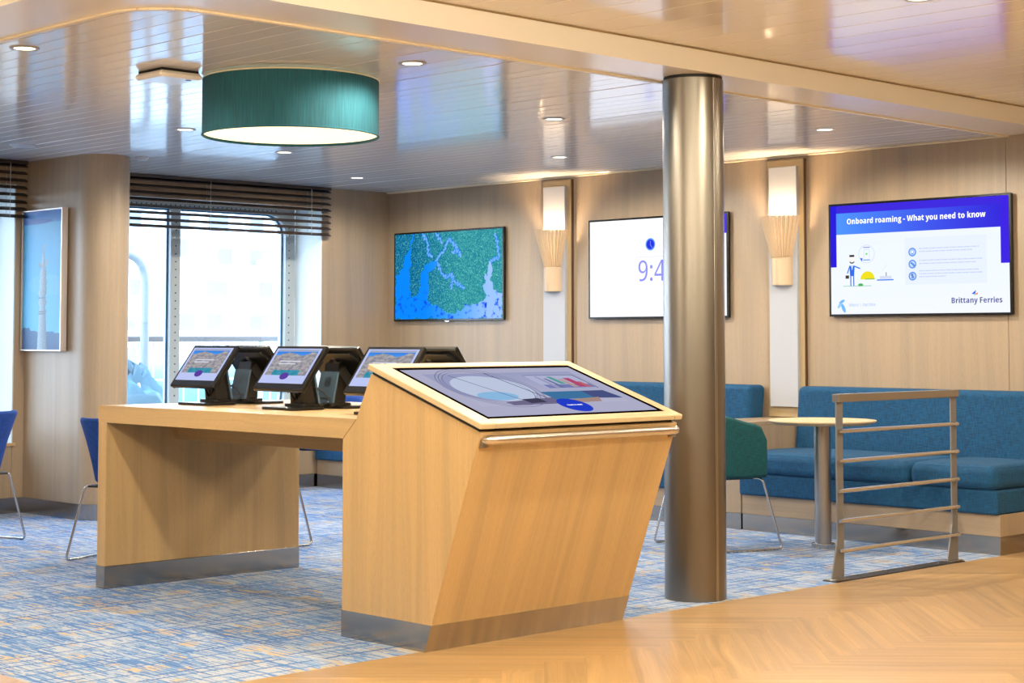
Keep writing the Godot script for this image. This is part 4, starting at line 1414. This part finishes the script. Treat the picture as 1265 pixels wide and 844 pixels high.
# a tub chair facing +x on a bent wire base
func make_chair(called: String, label: String, m: Material, lean_back: float, lean_side: float, arm_front: float, arm_y: float) -> Node3D:
	var o := thing(called, label, "chair")
	# plan line of the shell, from one arm tip round the back to the other
	var plan := fillet([Vector3(arm_front, 0, 0.262), Vector3(-0.275, 0, 0.262), Vector3(-0.275, 0, -0.262), Vector3(arm_front, 0, -0.262)], 0.20, 10)
	var dense := PackedVector3Array()
	for i in plan.size() - 1:
		var k := maxi(1, int((plan[i + 1] - plan[i]).length() / 0.03))
		for j in k:
			dense.append(plan[i].lerp(plan[i + 1], float(j) / k))
	dense.append(plan[plan.size() - 1])
	var rows := []
	var y0 := 0.405
	var th := 0.036
	for i in dense.size():
		var p := dense[i]
		var d := (dense[mini(i + 1, dense.size() - 1)] - dense[maxi(i - 1, 0)]).normalized()
		var out := Vector3(d.z, 0, -d.x)
		if out.dot(p - Vector3(0.05, 0, 0)) < 0:
			out = -out
		var back := clampf((arm_front - p.x) / (arm_front + 0.275), 0.0, 1.0)
		var top := lerpf(arm_y, 0.765, smoothstep(0.0, 0.85, back))
		var tip := clampf((arm_front - p.x) / 0.07, 0.0, 1.0)
		top -= 0.07 * (1.0 - sqrt(maxf(0.0, 1.0 - pow(1.0 - tip, 2)))) 
		var lean := lerpf(lean_side, lean_back, clampf(-out.x, 0.0, 1.0))
		var row := PackedVector3Array()
		var h := top - y0
		var prof := [[th * 0.5, y0], [th, y0 + 0.02], [th, lerpf(y0, top, 0.5)], [th, top - 0.02], [th * 0.8, top - 0.005], [th * 0.5, top], [th * 0.2, top - 0.005], [0.0, top - 0.02], [0.0, lerpf(y0, top, 0.5)], [0.0, y0 + 0.02]]
		for q in prof:
			var f: float = (q[1] - y0) / 0.36
			row.append(Vector3(p.x, q[1], p.z) + out * (q[0] - th * 0.5 + lean * (f - 1.0)))
		rows.append(row)
	var s := MB.new()
	s.grid(rows, false, true)
	for e in [0, rows.size() - 1]:
		for k in range(1, rows[e].size() - 1):
			s.flat(rows[e][0], rows[e][k], rows[e][k + 1], Vector3(1, 0, 0))
	obj("shell", s, m, o)
	var c := MB.new()
	c.soft(Vector3(-0.235 + lean_back * 0.8, 0.40, -0.245 + lean_side), Vector3(arm_front + 0.03, 0.475, 0.245 - lean_side), 0.03, Vector3(0, 0.012, 0))
	obj("seat", c, m, o)
	var under := MB.new()
	under.box(Vector3(-0.19, 0.392, -0.20), Vector3(arm_front - 0.02, 0.402, 0.20), 0.002)
	obj("underframe", under, M.black_matt, o)
	for z in [-1.0, 1.0]:
		var l := MB.new()
		var p := fillet([Vector3(0.10, 0.398, z * 0.16), Vector3(0.145, 0.398, z * 0.246), Vector3(0.238, 0.007, z * 0.30), Vector3(-0.238, 0.007, z * 0.30), Vector3(-0.165, 0.398, z * 0.235), Vector3(-0.12, 0.398, z * 0.16)], 0.028, 6)
		l.tube(p, 0.0068, 10)
		obj("leg", l, M.chrome, o)
	return o

func build_chairs() -> void:
	var g := make_chair("tub_chair", "teal tub chair on a wire base, half behind the steel column at the round table", M.linen_teal, 0.05, 0.0, 0.155, 0.70)
	g.position = Vector3(7.775, 0, -6.38)
	g.rotation.y = -0.305
	var b := make_chair("tub_chair", "royal blue tub chair half hidden behind the counter's end panel", M.velvet_blue, 0.155, 0.06, 0.17, 0.66)
	b.set_meta("group", "royal blue tub chairs")
	b.position = Vector3(5.085, 0, -8.163)
	b.rotation.y = 0.36
	var q := copy(b, "tub_chair", "royal blue tub chair cut by the picture edge, in front of the far-left window", Vector3(4.725, 0, -9.53), PI - 0.36)
	q.rotation.y = 1.93
	copy(b, "tub_chair", "royal blue tub chair behind the counter, only a wire leg showing under it", Vector3(5.90, 0, -8.32), PI)
	copy(b, "tub_chair", "royal blue tub chair near the corner window, its underside glimpsed below the counter", Vector3(7.72, 0, -9.90), -2.214)

# ---------------------------------------------------------------- on the walls and the ceiling
func wall_screen(z0: float, label: String, m: Material) -> Node3D:
	var o := thing("wall_screen", label, "television", Vector3(9.31, 1.326, z0), 0.0, "wall screens")
	var w := 1.312
	var h := 0.726
	panel("casing", M.tv_black, o, Vector3(-0.034, 0, 0), Vector3(-0.008, h, w), 0.003)
	panel("wall_mount", M.black_matt, o, Vector3(-0.009, 0.2, 0.3), Vector3(0.0, 0.5, w - 0.3), 0.001)
	var b := MB.new()
	var g := 0.014
	for q in [[0.0, 0.0, w, g], [0.0, h - g, w, h], [0.0, g, g, h - g], [w - g, g, w, h - g]]:
		b.box(Vector3(-0.037, q[1], q[0]), Vector3(-0.033, q[3], q[2]), 0.001)
	obj("bezel", b, M.tv_black, o)
	var s := MB.new()
	s.pic(Vector3(-0.0346, h - g, g), Vector3(-0.0346, h - g, w - g), Vector3(-0.0346, g, w - g), Vector3(-0.0346, g, g), Vector3(-1, 0, 0))
	obj("screen", s, m, o)
	var l := AreaLight3D.new()
	l.name = "light"
	l.area_size = Vector2(w - 0.1, h - 0.1)
	l.light_energy = 0.12
	l.light_color = Color(0.75, 0.85, 1.0)
	l.shadow_enabled = true
	o.add_child(l)
	l.transform = Transform3D(Basis(Vector3(0, 0, 1), Vector3(0, 1, 0), Vector3(1, 0, 0)).orthonormalized(), Vector3(-0.041, h / 2, w / 2))
	l.basis = Basis(Vector3(0, 0, -1), Vector3(0, 1, 0), Vector3(1, 0, 0))
	return o

func build_screens() -> void:
	var face := Basis(Vector3(0, 0, 1), Vector3(0, 1, 0), Vector3(-1, 0, 0))
	var W := 1.284
	var H := 0.698
	var a := wall_screen(-11.03, "black wall screen showing a turquoise aerial view of an island coast", M.coast)
	var lg := MB.new()
	lg.box(Vector3(-0.034, -0.008, 0.63), Vector3(-0.02, 0.0, 0.68), 0.001)
	obj("logo_tab", lg, M.chrome, a)
	var b := wall_screen(-8.81, "white wall screen showing a clock, partly hidden by the steel column", M.clock)
	var P := func(u: float, v: float) -> Vector3:
		return Vector3(-0.0358, 0.014 + (1.0 - v) * H, 0.014 + u * W)
	text("9:41", b, P.call(0.51, 0.535), 0.33, M.ink_violet, face, 300, false, 0.15)
	var c := wall_screen(-6.663, "wall screen with purple header about onboard roaming, nearest the wood floor", M.roaming)
	text("Onboard roaming - What you need to know", c, P.call(0.488, 0.15), 1.0, M.ink_white, face, 700, false)
	text("Brittany Ferries", c, P.call(0.825, 0.892), 0.345, M.ink_navy, face, 700, true)
	text("telenor | maritime", c, P.call(0.185, 0.915), 0.20, M.ink_faint, face, 400, false, 0.028)
	text("$", c, P.call(458.0 / 960, 361.0 / 540), 0.016, M.ink_navy, face, 400)

func make_sconce() -> Node3D:
	# local origin: on the floor line of the wall, wall plane x = 0, room towards -x; a fan of fins round a glowing liner
	var o := thing("wall_sconce", "", "wall lamp", Vector3.ZERO, 0.0, "pleated wall sconces")
	var prof := [[0.154, 1.992], [0.136, 1.925], [0.112, 1.84], [0.086, 1.75], [0.0785, 1.716]]
	var fins := 15
	for k in fins:
		var f := MB.new()
		var t0 := PI * (k + 0.06) / fins
		var t1 := PI * (k + 0.94) / fins
		var tm := (t0 + t1) / 2
		var ringp := []
		for q in prof:
			var r: float = q[0]
			var row := PackedVector3Array()
			for e in [[t0, r - 0.007], [tm, r + 0.004], [t1, r - 0.007], [t1, r - 0.010], [tm, r - 0.001], [t0, r - 0.010]]:
				row.append(Vector3(-0.058 - e[1] * sin(e[0]) * 0.85, q[1], -e[1] * cos(e[0])))
			ringp.append(row)
		for a in ringp.size() - 1:
			for b in 6:
				var c := (b + 1) % 6
				var cen := Vector3.ZERO
				for p in ringp[a]:
					cen += p / 6.0
				f.quad(ringp[a][b], ringp[a][c], ringp[a + 1][c], ringp[a + 1][b], (ringp[a][b] + ringp[a][c]) * 0.5 - cen)
		for e in [[0, 1.0], [ringp.size() - 1, -1.0]]:
			var rr: PackedVector3Array = ringp[e[0]]
			for tri_ in [[0, 1, 4], [0, 4, 5], [1, 2, 3], [1, 3, 4]]:
				f.flat(rr[tri_[0]], rr[tri_[1]], rr[tri_[2]], Vector3(0, e[1], 0))
		obj("fin", f, M.sconce_cream, o)
	var ln := MB.new()
	var lrows := []
	for q in prof:
		var row := PackedVector3Array()
		for i in 33:
			var t := PI * i / 32
			row.append(Vector3(-0.058 - (q[0] - 0.016) * sin(t) * 0.85, q[1] - 0.01, -(q[0] - 0.016) * cos(t)))
		lrows.append(row)
	ln.grid(lrows, false, false)
	for i in 32:
		var e: PackedVector3Array = lrows[lrows.size() - 1]
		ln.flat(Vector3(-0.058, e[0].y, 0), e[i], e[i + 1], Vector3.DOWN)
	obj("liner", ln, M.liner_glow, o)
	for sd in [0, 1]:
		var lw := MB.new()
		var lr := []
		for q in [[0.078, 1.714], [0.0765, 1.535], [0.0735, 1.535], [0.075, 1.714]]:
			var row := PackedVector3Array()
			for i in 17:
				var t: float = lerpf(0.0, PI / 2 - 0.03, i / 16.0) if sd == 0 else lerpf(PI / 2 + 0.03, PI, i / 16.0)
				row.append(Vector3(-0.058 - q[0] * sin(t) * 0.85, q[1], -q[0] * cos(t)))
			lr.append(row)
		for a in 3:
			lw.grid([lr[a], lr[a + 1]], false, false, 0)
		obj("sleeve", lw, M.sconce_cream, o)
	var bulb := MB.new()
	bulb.lathe(PackedVector2Array([Vector2(0.0001, 1.80), Vector2(0.012, 1.806), Vector2(0.017, 1.825), Vector2(0.014, 1.85), Vector2(0.0001, 1.86)]), Vector3(-0.115, 0.03, 0), 16)
	obj("bulb", bulb, M.lamp_glow, o)
	var l := OmniLight3D.new()
	l.name = "light"
	l.light_energy = 1.7
	l.light_color = Color(1.0, 0.86, 0.66)
	l.light_size = 0.05
	l.omni_range = 12.0
	l.omni_attenuation = 2.0
	l.shadow_enabled = true
	o.add_child(l)
	l.position = Vector3(-0.115, 1.86, 0)
	var d := spot(o, Vector3(-0.10, 1.60, 0), 0.0006, Color(1.0, 0.86, 0.66), 70.0, 0.02)
	d.name = "down_light"
	return o

func build_sconces() -> void:
	var p: Node3D = null
	for i in 2:
		var z0: float = [-9.295, -7.165][i]
		var b := thing("lamp_panel", ["tall white wall panel in a gold frame between the coast and clock screens", "tall white wall panel in a gold frame between the clock and roaming screens"][i], "wall panel", Vector3(9.31, 0, z0), 0.0, "white lamp panels")
		panel("backing_board", M.walnut, b, Vector3(-0.021, 0.664, 0.0), Vector3(0.0, 2.372, 0.30), 0.002)
		panel("frame_board", M.gold_frame, b, Vector3(-0.03, 0.666, 0.002), Vector3(-0.021, 2.370, 0.296), 0.002)
		panel("white_board", M.white_panel, b, Vector3(-0.058, 0.735, 0.034), Vector3(-0.03, 2.322, 0.262), 0.002)
		var lab: String = ["cream pleated wall sconce between the coast and clock screens", "cream pleated wall sconce between the clock and roaming screens"][i]
		if p == null:
			p = make_sconce()
			p.set_meta("label", lab)
			p.position = Vector3(9.31, 0, z0 + 0.148)
		else:
			copy(p, "wall_sconce", lab, Vector3(9.31, 0, z0 + 0.148))

func build_picture() -> void:
	var o := thing("framed_picture", "tall framed picture of a carved stone spire on a blue sky, hung on the pier", "picture", Vector3(5.866, 1.10, -10.885), 0.0)
	var w := 0.545
	var h := 0.955
	panel("backing", M.black_matt, o, Vector3(-0.03, 0.004, 0.004), Vector3(0.0, h - 0.004, w - 0.004), 0.0)
	var g := 0.010
	for q in [[0.0, 0.0, w, g], [0.0, h - g, w, h], [0.0, g, g, h - g], [w - g, g, w, h - g]]:
		panel("frame_rail", M.frame_alu, o, Vector3(-0.045, q[1], q[0]), Vector3(0.0, q[3], q[2]), 0.001)
	var s := MB.new()
	s.pic(Vector3(-0.034, h - g, g), Vector3(-0.034, h - g, w - g), Vector3(-0.034, g, w - g), Vector3(-0.034, g, g), Vector3(-1, 0, 0))
	obj("print", s, M.poster, o)

func build_drum() -> void:
	var o := thing("drum_lamp", "large teal fabric drum lamp hung close below the ceiling above the counter", "ceiling lamp", Vector3(4.844, 0, -6.511))
	var y1 := 2.39
	var y0 := 2.123
	var r := 0.409
	var a := MB.new()
	a.lathe(PackedVector2Array([Vector2(r - 0.004, y0), Vector2(r, y0), Vector2(r, y1), Vector2(r - 0.004, y1), Vector2(r - 0.004, y0)]), Vector3.ZERO, 96)
	obj("lamp_shade", a, M.shade_teal, o)
	for y in [y0 + 0.004, y1 - 0.004]:
		var e := MB.new()
		var loop := PackedVector3Array()
		for k in 96:
			loop.append(Vector3(cos(TAU * k / 96) * r, y, sin(TAU * k / 96) * r))
		e.tube(loop, 0.0035, 6, true)
		obj("rim", e, M.trim_cream if y > 2.2 else M.shade_teal, o)
	var d := MB.new()
	d.lathe(PackedVector2Array([Vector2(0.0001, y0 + 0.012), Vector2(r - 0.006, y0 + 0.012), Vector2(r - 0.006, y0 + 0.018), Vector2(0.0001, y0 + 0.018)]), Vector3.ZERO, 64)
	obj("diffuser", d, M.drum_glow, o)
	var s := MB.new()
	s.lathe(PackedVector2Array([Vector2(0.0001, y1 - 0.06), Vector2(0.008, y1 - 0.06), Vector2(0.008, CEIL - 0.03), Vector2(0.06, CEIL - 0.028), Vector2(0.06, CEIL - 0.001)]), Vector3.ZERO, 24)
	obj("stem", s, M.white_panel, o)
	for k in 3:
		var b := MB.new()
		var t := TAU * k / 3.0 + 0.3
		b.tube(PackedVector3Array([Vector3(0, y1 - 0.05, 0), Vector3(cos(t) * (r - 0.004), y1 - 0.05, sin(t) * (r - 0.004))]), 0.003, 6)
		obj("spoke", b, M.white_panel, o)
	var l := AreaLight3D.new()
	l.name = "light"
	l.area_size = Vector2(0.52, 0.52)
	l.light_energy = 0.5
	l.light_color = Color(1.0, 0.9, 0.72)
	l.shadow_enabled = true
	o.add_child(l)
	l.position = Vector3(0, y0 - 0.004, 0)
	l.rotation.x = -PI / 2

func build_ceiling_items() -> void:
	var o := thing("ceiling_detector_box", "cream square box hanging on the ceiling left of the teal drum lamp", "ceiling box", Vector3(4.32, CEIL, -6.735), 0.0)
	var a := MB.new()
	a.box(Vector3(-0.112, -0.042, -0.112), Vector3(0.112, -0.012, 0.112), 0.012)
	obj("cover", a, M.soffit_paint, o)
	var b := MB.new()
	b.box(Vector3(-0.098, -0.012, -0.098), Vector3(0.098, 0.0, 0.098), 0.002)
	obj("neck", b, M.dark_gap, o)
	var led := MB.new()
	led.lathe(PackedVector2Array([Vector2(0.0001, -0.045), Vector2(0.012, -0.044), Vector2(0.014, -0.042)]), Vector3(0.06, 0, 0.07), 16)
	obj("sensor", led, M.slate, o)
	var d := thing("round_sensor", "small white round sensor on the ceiling beside the pier", "sensor", Vector3(6.27, CEIL, -10.09))
	var e := MB.new()
	e.lathe(PackedVector2Array([Vector2(0.0001, -0.02), Vector2(0.03, -0.02), Vector2(0.045, -0.008), Vector2(0.047, 0.0)]), Vector3.ZERO, 28)
	obj("housing", e, M.white_panel, d)
	var v := thing("ceiling_diffuser", "unlit round white ceiling cap above the picture at the far left", "ceiling cap", Vector3(5.33, CEIL, -9.96))
	var f := MB.new()
	f.lathe(PackedVector2Array([Vector2(0.0001, -0.012), Vector2(0.07, -0.012), Vector2(0.085, -0.004), Vector2(0.088, 0.0)]), Vector3.ZERO, 32)
	obj("housing", f, M.white_panel, v)

const WARM := Color(1.0, 0.945, 0.83)
const SOFT := Color(1.0, 0.955, 0.87)

func build_downlights() -> void:
	var inner := [
		[Vector3(3.53, CEIL, -6.60), "ceiling downlight nearest the far-left upper corner of the carpet area"],
		[Vector3(4.96, CEIL, -5.78), "ceiling downlight just right of the teal drum lamp", 36.0, 2.4],
		[Vector3(6.80, CEIL, -6.72), "ceiling downlight just left of the steel column"],
		[Vector3(8.27, CEIL, -8.12), "small ceiling downlight above the clock screen, beyond the one left of the column"],
		[Vector3(8.28, CEIL, -5.97), "ceiling downlight above the round table, right of the column"],
		[Vector3(8.24, CEIL, -10.24), "ceiling downlight in the far corner by the coast screen", 86.0, 0.9],
		[Vector3(6.76, CEIL, -9.156), "ceiling downlight seen just below the teal drum lamp", 80.0, 1.0],
		[Vector3(5.60, CEIL, -8.55), "ceiling downlight left of the teal drum lamp, beyond the cream box"],
	]
	var proto := make_downlight()
	var first := true
	for q in inner:
		var d: Node3D
		if first:
			d = proto
			d.position = q[0]
			d.set_meta("label", q[1])
			first = false
		else:
			d = copy(proto, "downlight", q[1], q[0])
		spot(d, Vector3(0, -0.012, 0), q[3] if q.size() > 3 else 1.75, SOFT, q[2] if q.size() > 2 else 86.0)
	var outer := [Vector3(5.74, OUTER, -3.69), Vector3(8.0, OUTER, -3.69), Vector3(3.4, OUTER, -3.69), Vector3(1.2, OUTER, -3.69), Vector3(7.0, OUTER, -1.6), Vector3(4.6, OUTER, -1.6), Vector3(2.2, OUTER, -1.6), Vector3(1.8, OUTER, -6.2), Vector3(1.8, OUTER, -8.6)]
	for i in outer.size():
		var lab: String = "bright downlight at the upper edge of the picture, in the warm outer ceiling" if i == 0 else "downlight of the outer ceiling, beyond the picture"
		var d := copy(proto, "downlight", lab, outer[i])
		if d.has_node("light"):
			d.remove_child(d.get_node("light"))
		spot(d, Vector3(0, -0.012, 0), 3.6, WARM, 88.0)

func build_globes() -> void:
	var proto: Node3D = null
	var spots := [Vector3(3.5, OUTER, -2.5), Vector3(1.7, OUTER, -3.6), Vector3(5.0, OUTER, -0.7), Vector3(0.6, OUTER, -6.6)]
	for at in spots:
		if proto == null:
			proto = thing("globe_lamp", "round opal globe lamp on the outer ceiling, beyond the picture", "ceiling lamp", at, 0.0, "opal globe lamps")
			var c := MB.new()
			c.lathe(PackedVector2Array([Vector2(0.0001, -0.03), Vector2(0.07, -0.03), Vector2(0.075, -0.02), Vector2(0.075, 0.0)]), Vector3.ZERO, 32)
			obj("canopy", c, M.white_panel, proto)
			var g := MB.new()
			var p := PackedVector2Array()
			for i in 17:
				var t := -PI / 2 + PI * i / 16.0
				p.append(Vector2(maxf(0.0001, cos(t) * 0.11), -0.135 + sin(t) * 0.11))
			g.lathe(p, Vector3.ZERO, 32)
			obj("globe", g, M.globe_glow, proto)
			var l := OmniLight3D.new()
			l.name = "light"
			l.light_energy = 3.0
			l.light_color = WARM
			l.light_size = 0.10
			l.omni_range = 16.0
			l.omni_attenuation = 2.0
			l.shadow_enabled = true
			proto.add_child(l)
			l.position = Vector3(0, -0.135, 0)
		else:
			copy(proto, "globe_lamp", "round opal globe lamp on the outer ceiling, beyond the picture", at)

# ---------------------------------------------------------------- outside
func build_outside() -> void:
	var dk := setting("ground_deck")
	panel("deck_plate", M.deck, dk, Vector3(2, -0.3, -15.8), Vector3(14, -0.1, -11.6), 0.0)
	panel("quay", M.deck, dk, Vector3(-60, -8.4, -230), Vector3(260, -8.0, -14), 0.0)
	var r := thing("deck_railing", "ship's deck railing with a dark wooden handrail outside the window", "railing", Vector3(3, -0.1, -13.0))
	panel("handrail", M.rail_grey, r, Vector3(0, 1.255, -0.05), Vector3(9, 1.305, 0.05), 0.01, Vector3(1, 0, 0))
	for k in 8:
		var p := MB.new()
		p.tube(PackedVector3Array([Vector3(0.35 + k * 1.2, 0, 0), Vector3(0.35 + k * 1.2, 1.255, 0)]), 0.022, 10)
		obj("post", p, M.ship_white, r)
	for k in 3:
		var p := MB.new()
		p.tube(PackedVector3Array([Vector3(0, 0.3 + k * 0.31, 0), Vector3(9, 0.3 + k * 0.31, 0)]), 0.012, 8)
		obj("wire", p, M.ship_white, r)
	for k in 58:
		var p := MB.new()
		p.tube(PackedVector3Array([Vector3(0.1 + k * 0.155, 0.05, 0.0), Vector3(0.1 + k * 0.155, 1.25, 0.0)]), 0.009, 6)
		obj("baluster", p, M.ship_white, r)
	var d := thing("deck_davit", "pale curved steel davit arm standing on the deck outside the window", "davit", Vector3(7.35, -0.1, -12.75))
	var a := MB.new()
	a.tube(fillet([Vector3(0.62, 0, 0), Vector3(0.62, 2.0, 0), Vector3(-0.9, 2.0, 0)], 0.26, 10), 0.035, 12)
	obj("arm", a, M.davit_grey, d)
	var f := MB.new()
	f.lathe(PackedVector2Array([Vector2(0.1, 0), Vector2(0.1, 0.03), Vector2(0.036, 0.06)]), Vector3(0.62, 0, 0), 16)
	obj("base", f, M.davit_grey, d)
	var c := thing("covered_gear", "sea-blue tarpaulin heap lashed with white ropes on the deck outside", "tarpaulin", Vector3(7.55, -0.1, -12.35))
	var t := MB.new()
	var n := FastNoiseLite.new()
	n.seed = 77; n.frequency = 1.4
	var rows := []
	for i in 17:
		var row := PackedVector3Array()
		for j in 40:
			var th := TAU * j / 40.0
			var ph := PI / 2 * i / 16.0
			var rr := 1.0 + 0.22 * n.get_noise_3d(cos(th) * 2, ph * 2, sin(th) * 2)
			row.append(Vector3(cos(th) * cos(ph) * 0.62 * rr, sin(ph) * 1.02 * rr, sin(th) * cos(ph) * 0.33 * rr))
		rows.append(row)
	t.grid(rows, false, true)
	obj("tarpaulin", t, M.sea_blue_cover, c)
	for k in 9:
		var p := MB.new()
		var pts := PackedVector3Array()
		for s in 12:
			var u := s / 11.0
			pts.append(Vector3(-0.55 + k * 0.12 + 0.12 * u, 0.06 + 0.86 * (1 - absf(k - 4) * 0.1) * u, 0.36 - 0.25 * u * u))
		p.tube(pts, 0.012, 6)
		obj("rope", p, M.ship_white, c)
	var lb := thing("covered_lifeboat", "long teal canvas-covered boat beyond the deck railing, low in the window", "boat", Vector3(8.6, -0.1, -14.6))
	var hull := MB.new()
	var hr := []
	for i in 25:
		var u := -1.0 + 2.0 * i / 24.0
		var row := PackedVector3Array()
		var wd := pow(maxf(0.0, 1.0 - pow(absf(u), 2.6)), 0.6) + 0.02
		for j in 24:
			var th := TAU * j / 24.0
			row.append(Vector3(u * 3.6, 0.55 + sin(th) * 0.50 * (0.4 + 0.6 * wd), cos(th) * 0.8 * wd))
		hr.append(row)
	hull.grid(hr, false, true)
	obj("canvas", hull, M.sea_blue_cover, lb)
	panel("cradle", M.ship_white, lb, Vector3(-1.8, 0.0, -0.2), Vector3(-1.6, 0.3, 0.2), 0.01)
	panel("cradle", M.ship_white, lb, Vector3(1.6, 0.0, -0.2), Vector3(1.8, 0.3, 0.2), 0.01)
	var b := thing("apartment_block", "pale apartment block with faint windows across the harbour, seen through the window", "building", Vector3(40, -8.0, -150))
	panel("wall", M.facade, b, Vector3(0, 0, -12), Vector3(170, 34, 0), 0.0)
	for row in 5:
		for col in 24:
			var x := 30.0 + col * 5.2 + (1.2 if (col + row) % 3 == 0 else 0.0)
			var y := 6.6 + row * 3.4
			panel("window", M.facade_glass, b, Vector3(x, y, -0.05), Vector3(x + (2.4 if (col + row) % 2 == 0 else 1.7), y + 1.6, 0.04), 0.0)
	for k in 8:
		var x := 36.0 + k * 15.6
		panel("balcony", M.facade, b, Vector3(x, 16.2, 0), Vector3(x + 7.6, 17.3, 1.2), 0.02)
		panel("balcony_door", M.facade_glass, b, Vector3(x + 5.6, 17.3, -0.05), Vector3(x + 7.2, 19.2, 0.06), 0.0)

# ---------------------------------------------------------------- scene
func _ready() -> void:
	rng.seed = 4711
	var cam := Camera3D.new()
	cam.name = "camera"
	var yaw := 0.803845702
	var pitch := 0.0554586586
	var fwd := Vector3(cos(yaw), 0, -sin(yaw))
	var f3 := fwd * cos(pitch) + Vector3.UP * sin(pitch)
	var u3 := Vector3.UP * cos(pitch) - fwd * sin(pitch)
	var r3 := Vector3(sin(yaw), 0, cos(yaw))
	cam.transform = Transform3D(Basis(r3, u3, -f3), Vector3(0, EYE, 0))
	cam.projection = Camera3D.PROJECTION_FRUSTUM
	cam.near = 0.05
	cam.far = 600.0
	cam.size = 844.0 / FOCAL * cam.near
	cam.frustum_offset = Vector2(0, -(422.0 - 298.156) / FOCAL * cam.near)
	add_child(cam)
	cam.current = true

	var we := WorldEnvironment.new()
	we.name = "environment"
	var env := Environment.new()
	env.background_mode = Environment.BG_SKY
	var sk := ProceduralSkyMaterial.new()
	sk.sky_top_color = Color(0.74, 0.86, 1.0)
	sk.sky_horizon_color = Color(0.86, 0.93, 1.0)
	sk.ground_bottom_color = Color(0.50, 0.54, 0.56)
	sk.ground_horizon_color = Color(0.80, 0.86, 0.90)
	sk.sky_energy_multiplier = 1.0
	var sky := Sky.new()
	sky.sky_material = sk
	env.sky = sky
	env.background_energy_multiplier = 12.0
	env.tonemap_mode = Environment.TONE_MAPPER_LINEAR
	env.tonemap_exposure = 1.07
	env.sdfgi_enabled = true
	env.ssao_enabled = true
	env.ssil_enabled = true
	we.environment = env
	add_child(we)

	materials()
	build_floor()
	build_walls()
	build_windows()
	build_ceiling()
	build_kiosk()
	build_counter()
	build_column()
	build_sofa(-6.82, -5.03, "blue banquette right of the oak console, behind the round table and railing")
	build_sofa(-8.96, -7.19, "blue banquette below the clock screen, behind the kiosk and the column")
	build_sofa(-11.12, -9.31, "blue banquette in the far corner below the coast screen")
	build_console(-7.185, -6.825, "oak console between two banquettes below the white lamp panel, behind the teal chair")
	build_console(-9.305, -8.965, "oak console between banquettes below the lamp panel left of the clock screen, behind the kiosk")
	build_round_table()
	build_railing()
	build_chairs()
	build_screens()
	build_sconces()
	build_picture()
	build_drum()
	build_downlights()
	build_globes()
	build_ceiling_items()
	build_terminals()
	build_outside()
